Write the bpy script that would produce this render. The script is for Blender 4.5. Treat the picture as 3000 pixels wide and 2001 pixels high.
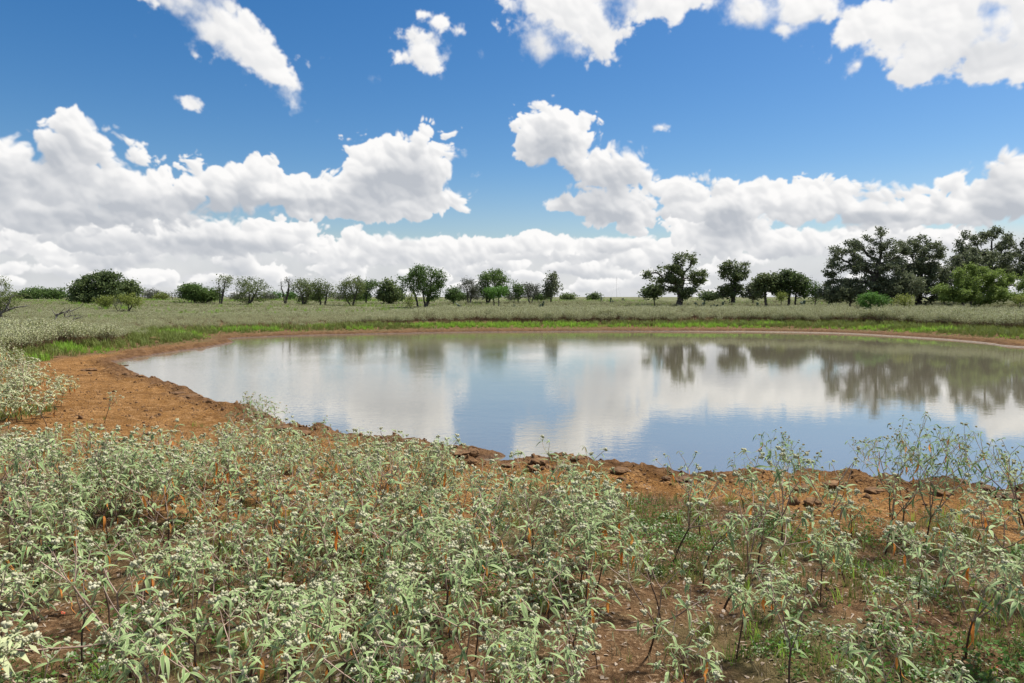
import bpy, math, random, time
import numpy as np
from mathutils import Matrix, Vector
T0 = time.time()
for o in list(bpy.data.objects): bpy.data.objects.remove(o)
scene = bpy.context.scene
C = scene.collection
rad = math.radians

# ------------------------------------------------------------------ camera
CAM_H, FPX, HOR = 2.3, 2000.0, 870.0           # eye above water, focal length and horizon row in photo pixels
PITCH = math.atan((1000.5 - HOR) / FPX)
cam_d = bpy.data.cameras.new('camera'); cam = bpy.data.objects.new('camera', cam_d); C.objects.link(cam)
cam.location = (0, 0, CAM_H); cam.rotation_euler = (math.pi / 2 - PITCH, 0, 0)
cam_d.lens = 24.0; cam_d.sensor_width = 36.0; cam_d.clip_start = 0.05; cam_d.clip_end = 20000
scene.camera = cam
scene.render.resolution_x, scene.render.resolution_y = 1024, 683
vs = scene.view_settings
vs.view_transform = 'Standard'; vs.look = 'None'; vs.exposure = 0.55; vs.gamma = 1.0; vs.use_curve_mapping = False
SUN_EL, SUN_AZ = 58.0, 62.0                     # degrees above horizon, degrees to the right of the view

def ray(px, py):
    a, b = (px - 1500.0) / FPX, (1000.5 - py) / FPX
    c, s = math.cos(PITCH), math.sin(PITCH)
    return np.array([a, c + b * s, -s + b * c])
def at_z(px, py, z=0.0):
    d = ray(px, py); t = (z - CAM_H) / d[2]
    return d[0] * t, d[1] * t
def at_y(px, py, Y):
    d = ray(px, py); t = Y / d[1]
    return np.array([d[0] * t, Y, CAM_H + d[2] * t])

# ------------------------------------------------------------------ node helper
class NT:
    def __init__(s, tree): s.t = tree
    def n(s, typ, **kw):
        o = s.t.nodes.new(typ)
        for k, v in kw.items(): setattr(o, k, v)
        return o
    def put(s, sock, v):
        if v is None: return
        if isinstance(v, bpy.types.NodeSocket): s.t.links.new(v, sock)
        else:
            if hasattr(sock, 'default_value'):
                if sock.type == 'RGBA' and len(v) == 3: v = (*v, 1)
                sock.default_value = v
    def math(s, op, a, b=None, c=None, clamp=False):
        o = s.n('ShaderNodeMath', operation=op, use_clamp=clamp)
        for i, v in enumerate((a, b, c)): s.put(o.inputs[i], v)
        return o.outputs[0]
    def vec(s, op, a, b=None, scale=None):
        o = s.n('ShaderNodeVectorMath', operation=op)
        s.put(o.inputs[0], a); s.put(o.inputs[1], b)
        if scale is not None: s.put(o.inputs['Scale'], scale)
        return o.outputs['Value'] if op in ('DOT_PRODUCT', 'LENGTH', 'DISTANCE') else o.outputs[0]
    def mr(s, v, a, b, c=0.0, d=1.0, smooth=True):
        o = s.n('ShaderNodeMapRange', interpolation_type='SMOOTHSTEP' if smooth else 'LINEAR')
        for i, x in enumerate((v, a, b, c, d)): s.put(o.inputs[i], x)
        return o.outputs[0]
    def mix(s, f, a, b):
        o = s.n('ShaderNodeMix', data_type='RGBA')
        s.put(o.inputs[0], f); s.put(o.inputs[6], a); s.put(o.inputs[7], b)
        return o.outputs[2]
    def noise(s, vec, scale, detail=4, rough=0.5, dist=0.0, lac=2.0):
        o = s.n('ShaderNodeTexNoise')
        s.put(o.inputs['Vector'], vec); s.put(o.inputs['Scale'], scale); o.inputs['Detail'].default_value = detail
        o.inputs['Roughness'].default_value = rough; o.inputs['Distortion'].default_value = dist; o.inputs['Lacunarity'].default_value = lac
        return o.outputs[0]
    def voro(s, vec, scale, detail=0.0, rough=0.5, feature='F1'):
        o = s.n('ShaderNodeTexVoronoi', feature=feature, normalize=True)
        s.put(o.inputs['Vector'], vec); o.inputs['Scale'].default_value = scale
        o.inputs['Detail'].default_value = detail; o.inputs['Roughness'].default_value = rough
        return o.outputs[0]

# ------------------------------------------------------------------ sky
world = bpy.data.worlds.new('World'); scene.world = world; world.use_nodes = True
wt = world.node_tree; wt.nodes.clear(); W = NT(wt)

UPPER = [(650, 75, 240, 105, 38), (790, 170, 95, 50, 45), (545, 0, 120, 60, 10), (500, -40, 200, 60), (1230, 150, 76, 66), (1348, 90, 52, 44, 0, .55), (1290, 66, 56, 34, 0, .5), (1240, 38, 56, 40, 0, .42),
         (1660, 45, 190, 115, 12), (1575, 120, 70, 60), (1770, 110, 60, 50), (1930, -5, 240, 62), (2215, 30, 80, 75), (2350, 25, 120, 70), (2290, 85, 40, 22),
         (2800, 80, 290, 165), (2930, 60, 180, 130), (2620, 50, 180, 80), (2940, 190, 180, 70), (2680, 210, 100, 50), (2515, 188, 70, 40, -40, .5), (1938, 370, 50, 34, 0, .5),
         (553, 306, 95, 40, 28, .42)]
CUMUL = [(20, 490, 120, 80), (207, 372, 45, 50), (225, 450, 120, 90), (370, 560, 190, 105, 18), (490, 610, 110, 50), (60, 590, 260, 110),
         (690, 560, 170, 75), (748, 500, 60, 45), (880, 570, 180, 55), (1190, 490, 140, 98, 0, 1.12), (1110, 510, 80, 56, 0, 1.35), (1120, 560, 90, 40, 0, 1.3), (1080, 462, 70, 42), (1235, 590, 120, 46), (1030, 610, 230, 40),
         (1622, 385, 110, 72), (1565, 425, 62, 52), (1800, 515, 125, 75, 12), (1710, 480, 90, 46, 30), (1790, 610, 105, 52), (1855, 655, 54, 48, 30), (1655, 600, 48, 24),
         (1990, 560, 70, 42), (2115, 600, 140, 66), (2330, 590, 190, 58), (2490, 605, 160, 52), (2640, 625, 150, 50),
         (2970, 565, 140, 80), (2975, 490, 66, 50), (2840, 610, 110, 50), (2790, 535, 34, 26)]
CUMUL_B = [(600, 700, 300, 60), (240, 690, 260, 60), (820, 690, 120, 50), (2120, 670, 150, 75), (2260, 720, 200, 45)]
prof = [(-400, 690), (0, 690), (300, 705), (600, 695), (800, 702), (920, 690), (975, 725), (1010, 690), (1040, 665), (1085, 690), (1150, 688), (1235, 722), (1280, 703), (1330, 692),
        (1400, 712), (1460, 692), (1560, 673), (1620, 692), (1700, 715), (1750, 702), (1830, 692), (1900, 722), (1950, 735), (2010, 685), (2100, 680), (2400, 685), (2500, 668), (2600, 660), (2800, 672), (3000, 682), (3400, 690)]
DEEP = [(1165, 545, 125, 48), (1080, 570, 80, 30), (2140, 655, 75, 55), (1620, 430, 90, 34), (560, 600, 160, 32), (620, 722, 170, 28), (400, 615, 120, 28), (1790, 640, 90, 30), (2900, 170, 150, 45), (2960, 615, 110, 34), (150, 640, 150, 28), (850, 600, 150, 26), (2560, 640, 150, 22)]

# ---- numpy noise
def _hash(ix, iy, seed):
    n = ix.astype(np.uint32) * np.uint32(374761393) + iy.astype(np.uint32) * np.uint32(668265263) + np.uint32((seed * 1274126177) & 0xffffffff)
    n = (n ^ (n >> np.uint32(13))) * np.uint32(1274126177); n = (n ^ (n >> np.uint32(16))) * np.uint32(2246822519)
    return ((n ^ (n >> np.uint32(15))) & np.uint32(0xffffff)).astype(np.float32) / np.float32(16777216.0)
def vnoise(x, y, seed=0):
    """gradient noise, about -1..1"""
    x = np.asarray(x, np.float32); y = np.asarray(y, np.float32)
    xf, yf = np.floor(x), np.floor(y); ix, iy = xf.astype(np.int32), yf.astype(np.int32)
    fx, fy = x - xf, y - yf
    ux, uy = fx * fx * (3 - 2 * fx), fy * fy * (3 - 2 * fy)
    def g(a, b):
        t = _hash(ix + a, iy + b, seed) * np.float32(6.2831853)
        return np.cos(t) * (fx - a) + np.sin(t) * (fy - b)
    a = g(0, 0); b = g(1, 0); c = g(0, 1); d = g(1, 1)
    return ((a + ux * (b - a)) * (1 - uy) + (c + ux * (d - c)) * uy) * np.float32(1.5)
def fbm(x, y, octv=5, gain=0.5, seed=0, lac=2.03):
    r = 0; a = 1.0; s = 0
    for i in range(octv):
        r = r + a * vnoise(x + 17.3 * i, y - 9.1 * i, seed + i * 7); s += a; a *= gain; x = x * lac; y = y * lac
    return r / s
def sstep(v, a, b):
    t = np.clip((v - a) / (b - a), 0, 1); return t * t * (3 - 2 * t)
def box(F, r):
    """box blur run twice, radius r cells"""
    for _ in range(2):
        for ax in (0, 1):
            G = np.concatenate([np.repeat(F.take([0], ax), r + 1, ax), F, np.repeat(F.take([-1], ax), r, ax)], ax).cumsum(ax, dtype=np.float64)
            n = F.shape[ax]; sl = lambda a, b: tuple(slice(a, b) if k == ax else slice(None) for k in (0, 1))
            F = ((G[sl(2 * r + 1, 2 * r + 1 + n)] - G[sl(0, n)]) / (2 * r + 1)).astype(np.float32)
    return F

def worley(x, y, seed=0):
    xf, yf = np.floor(x), np.floor(y); ix, iy = xf.astype(np.int32), yf.astype(np.int32)
    fx, fy = (x - xf).astype(np.float32), (y - yf).astype(np.float32)
    best = np.full(fx.shape, 9.0, np.float32)
    for i in (-1, 0, 1):
        for j in (-1, 0, 1):
            dx = i + _hash(ix + i, iy + j, seed) - fx; dy = j + _hash(ix + i, iy + j, seed + 91) - fy
            best = np.minimum(best, dx * dx + dy * dy)
    return np.minimum(best, 1.0)

# ---- clouds of the sky in view: cover and light, by azimuth and elevation
CA, CE0, CE1, PPD = 45.0, -1.0, 29.0, 17.0
def cloud_map():
    rng = np.random.default_rng(5)
    Wd, Hd = int(2 * CA * PPD), int((CE1 - CE0) * PPD)
    azd, eld = np.meshgrid(np.linspace(-CA, CA, Wd, dtype=np.float32), np.linspace(CE0, CE1, Hd, dtype=np.float32))
    n1 = fbm(azd * .42, eld * .45, 7, .56, 11); n2 = fbm(azd * .42, eld * .45, 3, .5, 12); n3 = fbm(azd * .16, eld * .2, 4, .5, 13)
    # cauliflower lumps: rounded cells on rounded cells, pushed about by smooth noise
    wx, wy = azd * .36 + 0.42 * fbm(azd * .3, eld * .3, 2, .5, 15), eld * .42 + 0.42 * n2
    octs = []
    for i in range(5):
        octs.append(0.29 - worley(wx, wy, 31 + i)); wx = wx * 2.05 + 3.1; wy = wy * 2.05 + 1.7
        if i < 3: wx = wx + 0.18 * vnoise(wx * .5, wy * .5, 80 + i); wy = wy + 0.18 * vnoise(wx * .5 + 9, wy * .5, 90 + i)
    B_big = (octs[0] + .50 * octs[1] + .26 * octs[2] + .11 * octs[3] + .04 * octs[4]) / 1.5
    B_mid = (octs[1] + .52 * octs[2] + .26 * octs[3] + .10 * octs[4]) / 1.5
    def rl(F, k): return (F, F[:, ::-1], F[::-1], F[::-1, ::-1])[k % 4]
    def shift(F, dx, dy): return np.roll(F, (-int(round(dy * PPD)), -int(round(dx * PPD))), (0, 1))
    def degs(b):
        cx, cy, rx, ry = b[:4]; d = ray(cx, cy); L = math.sqrt((d ** 2).sum()); e = math.asin(d[2] / L); k = 57.3 / (FPX * L)
        return math.degrees(math.atan2(d[0], d[1])), math.degrees(e), rx * k / math.cos(e), ry * k, (b[4] if len(b) > 4 else 0), (b[5] if len(b) > 5 else 1.0)
    def macro(blobs, k=8.0):
        """soft union of domes: 1 in the middle of a heap, 0 at its rim, below 0 outside"""
        s = np.zeros(azd.shape, np.float32)
        for x, y, rx, ry, rot, am in blobs:
            R = 2.6 * max(rx, ry); j0, j1 = max(int((x - R + CA) * PPD), 0), min(int((x + R + CA) * PPD) + 1, Wd); i0, i1 = max(int((y - R - CE0) * PPD), 0), min(int((y + R - CE0) * PPD) + 1, Hd)
            if j1 <= j0 or i1 <= i0: continue
            ca, sa = math.cos(rad(rot)), math.sin(rad(rot)); u = azd[i0:i1, j0:j1] - x; v = eld[i0:i1, j0:j1] - y
            v2 = (u * sa + v * ca) / ry; u2 = (u * ca - v * sa) / rx
            v2 = np.where(v2 < 0, v2 * 1.12, v2)
            s[i0:i1, j0:j1] += np.exp(-k * (np.sqrt(u2 * u2 + v2 * v2) - am))
        return np.clip(np.log(np.maximum(s, 1e-6)) / k, -2, 1.4)
    cover = np.zeros(azd.shape, np.float32); light = np.zeros(azd.shape, np.float32)
    def over(al, li):
        nonlocal cover, light
        light = light * (1 - al) + np.clip(li, 0.0, 1.2) * al; cover = cover * (1 - al) + al
    def grad(h, r):
        g = box(h, r); d = 1.5 * r / PPD
        gx = (shift(g, d, 0) - shift(g, -d, 0)) / (2 * d); gy = (shift(g, 0, d) - shift(g, 0, -d)) / (2 * d)
        return (-gx * 0.45 - gy * 0.85) / np.sqrt(1 + gx * gx + gy * gy)
    def layer(blobs, k, B, bw, nw, soft, lo, tk, step, rel, n=6):
        M = macro(blobs); b = rl(B, k); nn = rl(n1, k + 1); nl = rl(n3, k)
        F = np.where(M > 0, M * 1.45, M) + bw * b + nw * nn
        al = sstep(F, 0.0, soft * (0.5 + 1.3 * sstep(nl, -.1, .45)))
        # light: the sun stands high to the right and beyond, so rims towards it glow and the feet are grey
        tau = 0; Fc = np.clip(M + 0.7 * b + 0.5 * nl, 0, 1.3)
        for s in range(1, n + 1): tau = tau + shift(Fc, 0.40 * step * s, 0.9 * step * s) / n
        T = np.exp(-tk * tau * np.clip(1 + 1.2 * nl, 0.3, 1.8) - thick)
        h = b * 1.5 + 0.5 * nn + 0.4 * np.clip(F, 0, 1)
        r = 0.4 * grad(h, 1) + 0.5 * grad(h, 3) + 0.5 * grad(h, 7)
        over(al, lo + (1.05 - lo) * T + rel * r * (0.55 + 0.45 * T) + 0.06 * nn)
    # the deepest parts of the heaps let less light through
    thick = 1.3 * sstep(macro([degs(b) for b in DEEP]) + 0.5 * n1 + 0.4 * B_mid, -0.1, 0.7)
    paz = []; pel = []
    for px_, py_ in prof:
        d = ray(px_, py_); paz.append(math.degrees(math.atan2(d[0], d[1]))); pel.append(math.degrees(math.asin(d[2] / math.sqrt((d ** 2).sum()))))
    # pale floor of far cloud, then heaps from the horizon up: the higher a heap stands the nearer and larger it is
    ptop = np.interp(azd, paz, pel)
    fl = sstep(ptop - 2.3 - eld + 1.5 * n3 + 0.6 * n1, -0.4, 0.9) * (0.84 + 0.16 * sstep(n3, -.3, .1)); fl = np.maximum(fl, 0.92 * sstep(eld + 1.0 * n3 + 0.5 * n1, 5.2, 3.0)); over(fl.astype(np.float32), 0.70 + 0.12 * n1 + 0.16 * rl(n3, 3))
    heaps = []
    for _ in range(150):
        a = rng.uniform(-CA, CA); f = rng.random() ** 1.2; tp = float(np.interp(a, paz, pel)); w = 0.9 + 2.3 * f * rng.uniform(0.5, 1.4); hh = w * rng.uniform(0.20, 0.40)
        heaps.append((f + rng.normal() * 0.04, (a, min(0.1 + f * tp, tp - hh * 0.9), w, hh, rng.uniform(-6, 6), 1.0)))
    heaps += [(1.2, (a, e - 0.75, 0.8 + 0.7 * rng.random(), 0.85, 0, 1.0)) for a, e in zip(paz, pel) if e > 4.2 and (e > 5.2 or rng.random() < .55)]
    heaps.sort()
    for k in range(5):
        layer([q for _, q in heaps[k * len(heaps) // 5:(k + 1) * len(heaps) // 5]], k, B_mid, 1.2, 0.35, 0.40, 0.50 - 0.02 * k, 1.5 - .1 * k, 0.12 + 0.06 * k, 0.16 + .02 * k)
    layer([degs(b) for b in CUMUL_B], 5, B_mid, 1.2, 0.35, 0.30, 0.44, 1.5, 0.36, 0.22)
    layer([degs(b) for b in CUMUL], 6, 0.75 * B_big + 0.6 * B_mid, 1.3, 0.30, 0.34, 0.40, 1.7, 0.60, 0.26)
    layer([degs(b) for b in UPPER], 7, B_mid, 0.55, 1.25, 0.85, 0.72, 0.8, 0.8, 0.14)
    scr = sstep(rl(n3, 9) + 0.9 * rl(n1, 5), 0.62, 1.1) * 0.35 * sstep(eld, 12, 18)
    over(scr.astype(np.float32), 1.0)
    return cover, np.where(cover > 1e-3, light / np.maximum(cover, 1e-3), 1.0)
cov, lit_ = cloud_map()
cimg = bpy.data.images.new('cloud_density', cov.shape[1], cov.shape[0], float_buffer=True, is_data=True)
buf = np.ones(cov.shape + (4,), np.float32); buf[..., 0] = cov; buf[..., 1] = lit_
cimg.pixels.foreach_set(buf.ravel()); cimg.update(); cimg.pack()

tc = W.n('ShaderNodeTexCoord'); dirv = W.vec('NORMALIZE', tc.outputs['Generated'])
sx = W.n('ShaderNodeSeparateXYZ'); W.put(sx.inputs[0], dirv)
dz = sx.outputs[2]
az = W.math('ARCTAN2', sx.outputs[0], sx.outputs[1]); el = W.math('ARCSINE', dz)
cxy = W.n('ShaderNodeCombineXYZ')
W.put(cxy.inputs[0], W.mr(az, rad(-CA), rad(CA), 0, 1, False)); W.put(cxy.inputs[1], W.mr(el, rad(CE0), rad(CE1), 0, 1, False))
ci = W.n('ShaderNodeTexImage', image=cimg, interpolation='Cubic', extension='EXTEND'); W.put(ci.inputs[0], cxy.outputs[0])
cs = W.n('ShaderNodeSeparateColor'); W.put(cs.inputs[0], ci.outputs[0])
# the rest of the sky goes on with broken cloud like the part in view
P = W.vec('SCALE', dirv, scale=W.math('DIVIDE', 1.0, W.math('ADD', W.math('MAXIMUM', dz, 0.0), 0.30)))
nz_ = W.noise(P, 1.7, 5, 0.55)
outm = W.math('MAXIMUM', W.mr(W.math('ABSOLUTE', az), rad(39), rad(44)), W.mr(el, rad(24.5), rad(28)))
cover_n = W.math('MULTIPLY', W.mr(nz_, 0.47, 0.58), 1.0)
def lerp(f, a, b): return W.math('ADD', a, W.math('MULTIPLY', f, W.math('SUBTRACT', b, a)))
cover_s = lerp(outm, cs.outputs[0], cover_n); light_s = lerp(outm, cs.outputs[1], W.mr(nz_, 0.75, 0.5, 0.7, 1.0))
SUNV = np.array([math.sin(rad(SUN_AZ)) * math.cos(rad(SUN_EL)), math.cos(rad(SUN_AZ)) * math.cos(rad(SUN_EL)), math.sin(rad(SUN_EL))])

sky = W.n('ShaderNodeTexSky', sky_type='NISHITA'); sky.sun_disc = False
sky.sun_elevation = rad(SUN_EL); sky.sun_rotation = rad(SUN_AZ); sky.altitude = 100; sky.air_density = 1.0; sky.dust_density = 0.6; sky.ozone_density = 2.0
SKY_STR = 0.070
hsv = W.n('ShaderNodeHueSaturation'); hsv.inputs['Hue'].default_value = 0.503; hsv.inputs['Saturation'].default_value = 1.40; hsv.inputs['Value'].default_value = 1.10
W.put(hsv.inputs['Color'], sky.outputs[0]); W.put(hsv.inputs['Fac'], W.mr(el, rad(1.0), rad(11.0), 0.15, 1.0))
K = 0.66 / SKY_STR
tone = W.mr(light_s, 0.42, 1.12, 0.0, 1.0, False)
ccol = W.mix(tone, tuple(K * x for x in (0.53, 0.56, 0.61)), tuple(K * x for x in (1.02, 1.01, 1.0)))
col = W.mix(cover_s, hsv.outputs[0], ccol)
bg = W.n('ShaderNodeBackground'); W.put(bg.inputs[0], col); bg.inputs[1].default_value = SKY_STR
wo = W.n('ShaderNodeOutputWorld'); wt.links.new(bg.outputs[0], wo.inputs[0])
world.cycles.sampling_method = 'MANUAL'; world.cycles.sample_map_resolution = 512

# ------------------------------------------------------------------ sun, veiled by thin cloud
sl = bpy.data.lights.new('sun', 'SUN'); sl.energy = 5.0; sl.angle = rad(6); sl.color = (1.0, 0.95, 0.87)
so = bpy.data.objects.new('sun', sl); C.objects.link(so)
so.rotation_euler = Vector((-SUNV[0], -SUNV[1], -SUNV[2])).to_track_quat('-Z', 'Y').to_euler()
#@@GEOMETRY
# ================================================================== helpers
R = np.random.default_rng(7)
def tag(o, label=None, cat=None, group=None, kind=None):
    if label: o['label'] = label
    if cat: o['category'] = cat
    if group: o['group'] = group
    if kind: o['kind'] = kind
    return o
def mk_mesh(name, parts, mats, smooth=False, attrs=None):
    """parts: list of (verts Nx3, faces Mxk, material index)"""
    V = np.concatenate([p[0] for p in parts]).astype(np.float32)
    loops, starts, mi = [], [], []; off = 0; ls = 0
    for v, f, m in parts:
        f = np.asarray(f, np.int64); k = f.shape[1]
        loops.append((f + off).ravel()); starts.append(ls + np.arange(len(f)) * k); mi.append(np.full(len(f), m)); off += len(v); ls += f.size
    L = np.concatenate(loops).astype(np.int32); S = np.concatenate(starts).astype(np.int32); MI = np.concatenate(mi).astype(np.int32)
    me = bpy.data.meshes.new(name)
    me.vertices.add(len(V)); me.vertices.foreach_set('co', V.ravel())
    me.loops.add(len(L)); me.loops.foreach_set('vertex_index', L)
    me.polygons.add(len(S)); me.polygons.foreach_set('loop_start', S); me.polygons.foreach_set('material_index', MI)
    if smooth: me.polygons.foreach_set('use_smooth', np.ones(len(S), bool))
    for k, a in (attrs or {}).items():
        at = me.attributes.new(k, 'FLOAT', 'POINT'); at.data.foreach_set('value', np.asarray(a, np.float32))
    for m in mats: me.materials.append(m)
    me.update(calc_edges=True); return me
def obj(name, me, parent=None, link=True):
    o = bpy.data.objects.new(name, me)
    if link: C.objects.link(o)
    if parent is not None: o.parent = parent
    return o
def empty(name, loc):
    o = bpy.data.objects.new(name, None); o.empty_display_size = 0.1; C.objects.link(o); o.location = loc; return o
def norm(v): return v / np.maximum(np.linalg.norm(v, axis=-1, keepdims=True), 1e-9)
def tubes(p0, p1, r0, r1, k):
    p0, p1 = np.atleast_2d(p0), np.atleast_2d(p1); d = norm(p1 - p0)
    ref = np.where(np.abs(d[:, 2:3]) > 0.9, np.array([[1., 0, 0]]), np.array([[0., 0, 1]])); u = norm(np.cross(d, ref)); w = np.cross(d, u)
    t = np.arange(k) * 2 * math.pi / k; ring = np.cos(t)[None, :, None] * u[:, None] + np.sin(t)[None, :, None] * w[:, None]
    V = np.stack([p0[:, None] + ring * np.asarray(r0)[:, None, None], p1[:, None] + ring * np.asarray(r1)[:, None, None]], 1).reshape(-1, 3)
    n = len(p0); base = (np.arange(n) * 2 * k)[:, None]; i = np.arange(k)[None]; j = (i + 1) % k
    F = np.stack([base + i, base + j, base + k + j, base + k + i], -1).reshape(-1, 4)
    return V, F
def leaf_cards(c, l, w, rng, up=0.0):
    n = len(c); u = rng.normal(size=(n, 3)); u[:, 2] *= 1 - 0.5 * up; u = norm(u); t = norm(rng.normal(size=(n, 3)) + np.array([0, 0, up])); v = norm(np.cross(t, u)); nn = np.cross(u, v)
    l = np.asarray(l)[:, None]; w = np.asarray(w)[:, None]
    V = np.stack([c - u * l, c + v * w + nn * w * .4, c + u * l, c - v * w + nn * w * .4], 1).reshape(-1, 3)
    return V, np.arange(4 * n).reshape(-1, 4)
def ico(sub):
    import bmesh
    bm = bmesh.new(); bmesh.ops.create_icosphere(bm, subdivisions=sub, radius=1.0)
    V = np.array([v.co[:] for v in bm.verts]); F = np.array([[v.index for v in f.verts] for f in bm.faces]); bm.free(); return V, F
ICO1, ICO2, ICO3, ICO4 = ico(1), ico(2), ico(3), ico(4)

# ================================================================== materials
def material(name):
    m = bpy.data.materials.new(name); m.use_nodes = True; m.node_tree.nodes.clear(); N = NT(m.node_tree)
    return m, N, N.n('ShaderNodeOutputMaterial')
def bsdf(N, col, rough=0.7, spec=0.3, normal=None):
    b = N.n('ShaderNodeBsdfPrincipled'); N.put(b.inputs['Base Color'], col); N.put(b.inputs['Roughness'], rough); N.put(b.inputs['Specular IOR Level'], spec)
    if normal is not None: N.put(b.inputs['Normal'], normal)
    return b.outputs[0]
def bump(N, h, strength=0.5, dist=0.02):
    b = N.n('ShaderNodeBump'); b.inputs['Strength'].default_value = strength; b.inputs['Distance'].default_value = dist; N.put(b.inputs['Height'], h); return b.outputs[0]
def leaf_mat(name, a, b, back=None, trans=0.3, rough=0.65, island=True, edge=None):
    m, N, out = material(name)
    geo = N.n('ShaderNodeNewGeometry'); oi = N.n('ShaderNodeObjectInfo')
    f = geo.outputs['Random Per Island'] if island else oi.outputs['Random']
    f2 = N.math('ADD', N.math('MULTIPLY', f, 0.6), N.math('MULTIPLY', oi.outputs['Random'], 0.4))
    c = N.mix(f2, a, b)
    if edge:
        at = N.n('ShaderNodeAttribute', attribute_name='edge'); c = N.mix(N.math('MULTIPLY', N.mr(at.outputs['Fac'], 0.55, 1.0), 0.6), c, edge)
    if back: c = N.mix(N.math('MULTIPLY', geo.outputs['Backfacing'], 0.85), c, back)
    t = N.n('ShaderNodeBsdfTranslucent'); N.put(t.inputs[0], c)
    mx = N.n('ShaderNodeMixShader'); mx.inputs[0].default_value = trans
    N.t.links.new(bsdf(N, c, rough, 0.25), mx.inputs[1]); N.t.links.new(t.outputs[0], mx.inputs[2]); N.t.links.new(mx.outputs[0], out.inputs[0]); return m
def bark_mat(name, a, b, scale=8.0):
    m, N, out = material(name); tcn = N.n('ShaderNodeTexCoord')
    v = N.vec('MULTIPLY', tcn.outputs['Object'], (1, 1, 0.3)); n = N.noise(v, scale, 5, 0.6)
    N.t.links.new(bsdf(N, N.mix(N.mr(n, 0.3, 0.7), a, b), 0.9, 0.1, bump(N, n, 0.7, 0.03)), out.inputs[0]); return m
M = {}
M['oak_leaf'] = leaf_mat('oak_leaf', (0.060, 0.092, 0.034), (0.18, 0.215, 0.088), trans=0.38, rough=0.5)
M['oak_dull'] = leaf_mat('oak_dull', (0.062, 0.085, 0.044), (0.185, 0.21, 0.115), trans=0.35)
M['ebony_leaf'] = leaf_mat('ebony_leaf', (0.058, 0.095, 0.034), (0.175, 0.22, 0.08), trans=0.4)
M['mesq_leaf'] = leaf_mat('mesquite_leaf', (0.085, 0.120, 0.034), (0.19, 0.23, 0.075), trans=0.4)
M['green_leaf'] = leaf_mat('green_leaf', (0.060, 0.115, 0.028), (0.14, 0.21, 0.055), trans=0.35)
M['bright_leaf'] = leaf_mat('bright_leaf', (0.065, 0.16, 0.03), (0.14, 0.27, 0.05), trans=0.35)
M['yellow_leaf'] = leaf_mat('yellow_green_leaf', (0.15, 0.19, 0.035), (0.26, 0.30, 0.07), trans=0.4)
M['huis_leaf'] = leaf_mat('feathery_leaf', (0.115, 0.18, 0.036), (0.26, 0.33, 0.085), trans=0.4)
M['grey_leaf'] = leaf_mat('grey_leaf', (0.075, 0.085, 0.055), (0.15, 0.16, 0.11), trans=0.2)
M['bark'] = bark_mat('dark_bark', (0.045, 0.040, 0.036), (0.13, 0.115, 0.10))
M['bark_grey'] = bark_mat('grey_bark', (0.09, 0.08, 0.07), (0.24, 0.22, 0.20))
M['cactus'] = leaf_mat('cactus', (0.045, 0.07, 0.045), (0.09, 0.12, 0.075), trans=0.0)
M['leaf'] = leaf_mat('croton_leaf', (0.098, 0.182, 0.050), (0.345, 0.450, 0.190), back=(0.50, 0.52, 0.30), trans=0.20, edge=(0.58, 0.58, 0.36))
M['leaf_dark'] = leaf_mat('croton_leaf_green', (0.095, 0.185, 0.050), (0.21, 0.32, 0.115), back=(0.36, 0.41, 0.26), trans=0.28, edge=(0.32, 0.39, 0.22))
M['wither'] = leaf_mat('withered_leaf', (0.78, 0.20, 0.03), (0.74, 0.40, 0.11), trans=0.35)
M['head'] = leaf_mat('woolly_flower_head', (0.38, 0.38, 0.23), (0.56, 0.54, 0.38), trans=0.15, rough=0.95)
M['head_dark'] = leaf_mat('dry_flower_head', (0.30, 0.24, 0.10), (0.46, 0.40, 0.20), trans=0.1, rough=0.95)
M['field_leaf'] = leaf_mat('field_croton_leaf', (0.190, 0.220, 0.078), (0.36, 0.375, 0.175), back=(0.42, 0.43, 0.26), trans=0.25)
M['field_dull'] = leaf_mat('field_croton_leaf_dull', (0.120, 0.150, 0.050), (0.29, 0.27, 0.13), trans=0.25)
M['field_brown'] = leaf_mat('field_croton_dry_foot', (0.10, 0.058, 0.032), (0.20, 0.125, 0.07), trans=0.1)
M['grass'] = leaf_mat('shore_grass', (0.15, 0.31, 0.024), (0.29, 0.44, 0.065), trans=0.5)
M['grass_olive'] = leaf_mat('olive_grass', (0.115, 0.165, 0.03), (0.22, 0.25, 0.065), trans=0.3)
M['grass_dry'] = leaf_mat('dry_grass', (0.16, 0.125, 0.06), (0.30, 0.24, 0.13), trans=0.2)
M['straw'] = leaf_mat('straw_litter', (0.12, 0.08, 0.05), (0.40, 0.32, 0.24), trans=0.0)
M['red_petal'] = leaf_mat('red_petal', (0.62, 0.09, 0.05), (0.75, 0.17, 0.09), trans=0.3)
m, N, out = material('croton_stem'); tcn = N.n('ShaderNodeTexCoord'); sp = N.n('ShaderNodeSeparateXYZ'); N.put(sp.inputs[0], tcn.outputs['Object'])
ah = N.n('ShaderNodeAttribute', attribute_name='young')
N.t.links.new(bsdf(N, N.mix(ah.outputs['Fac'], (0.050, 0.028, 0.018), (0.43, 0.31, 0.245)), 0.8, 0.15), out.inputs[0]); M['stem'] = m

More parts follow.
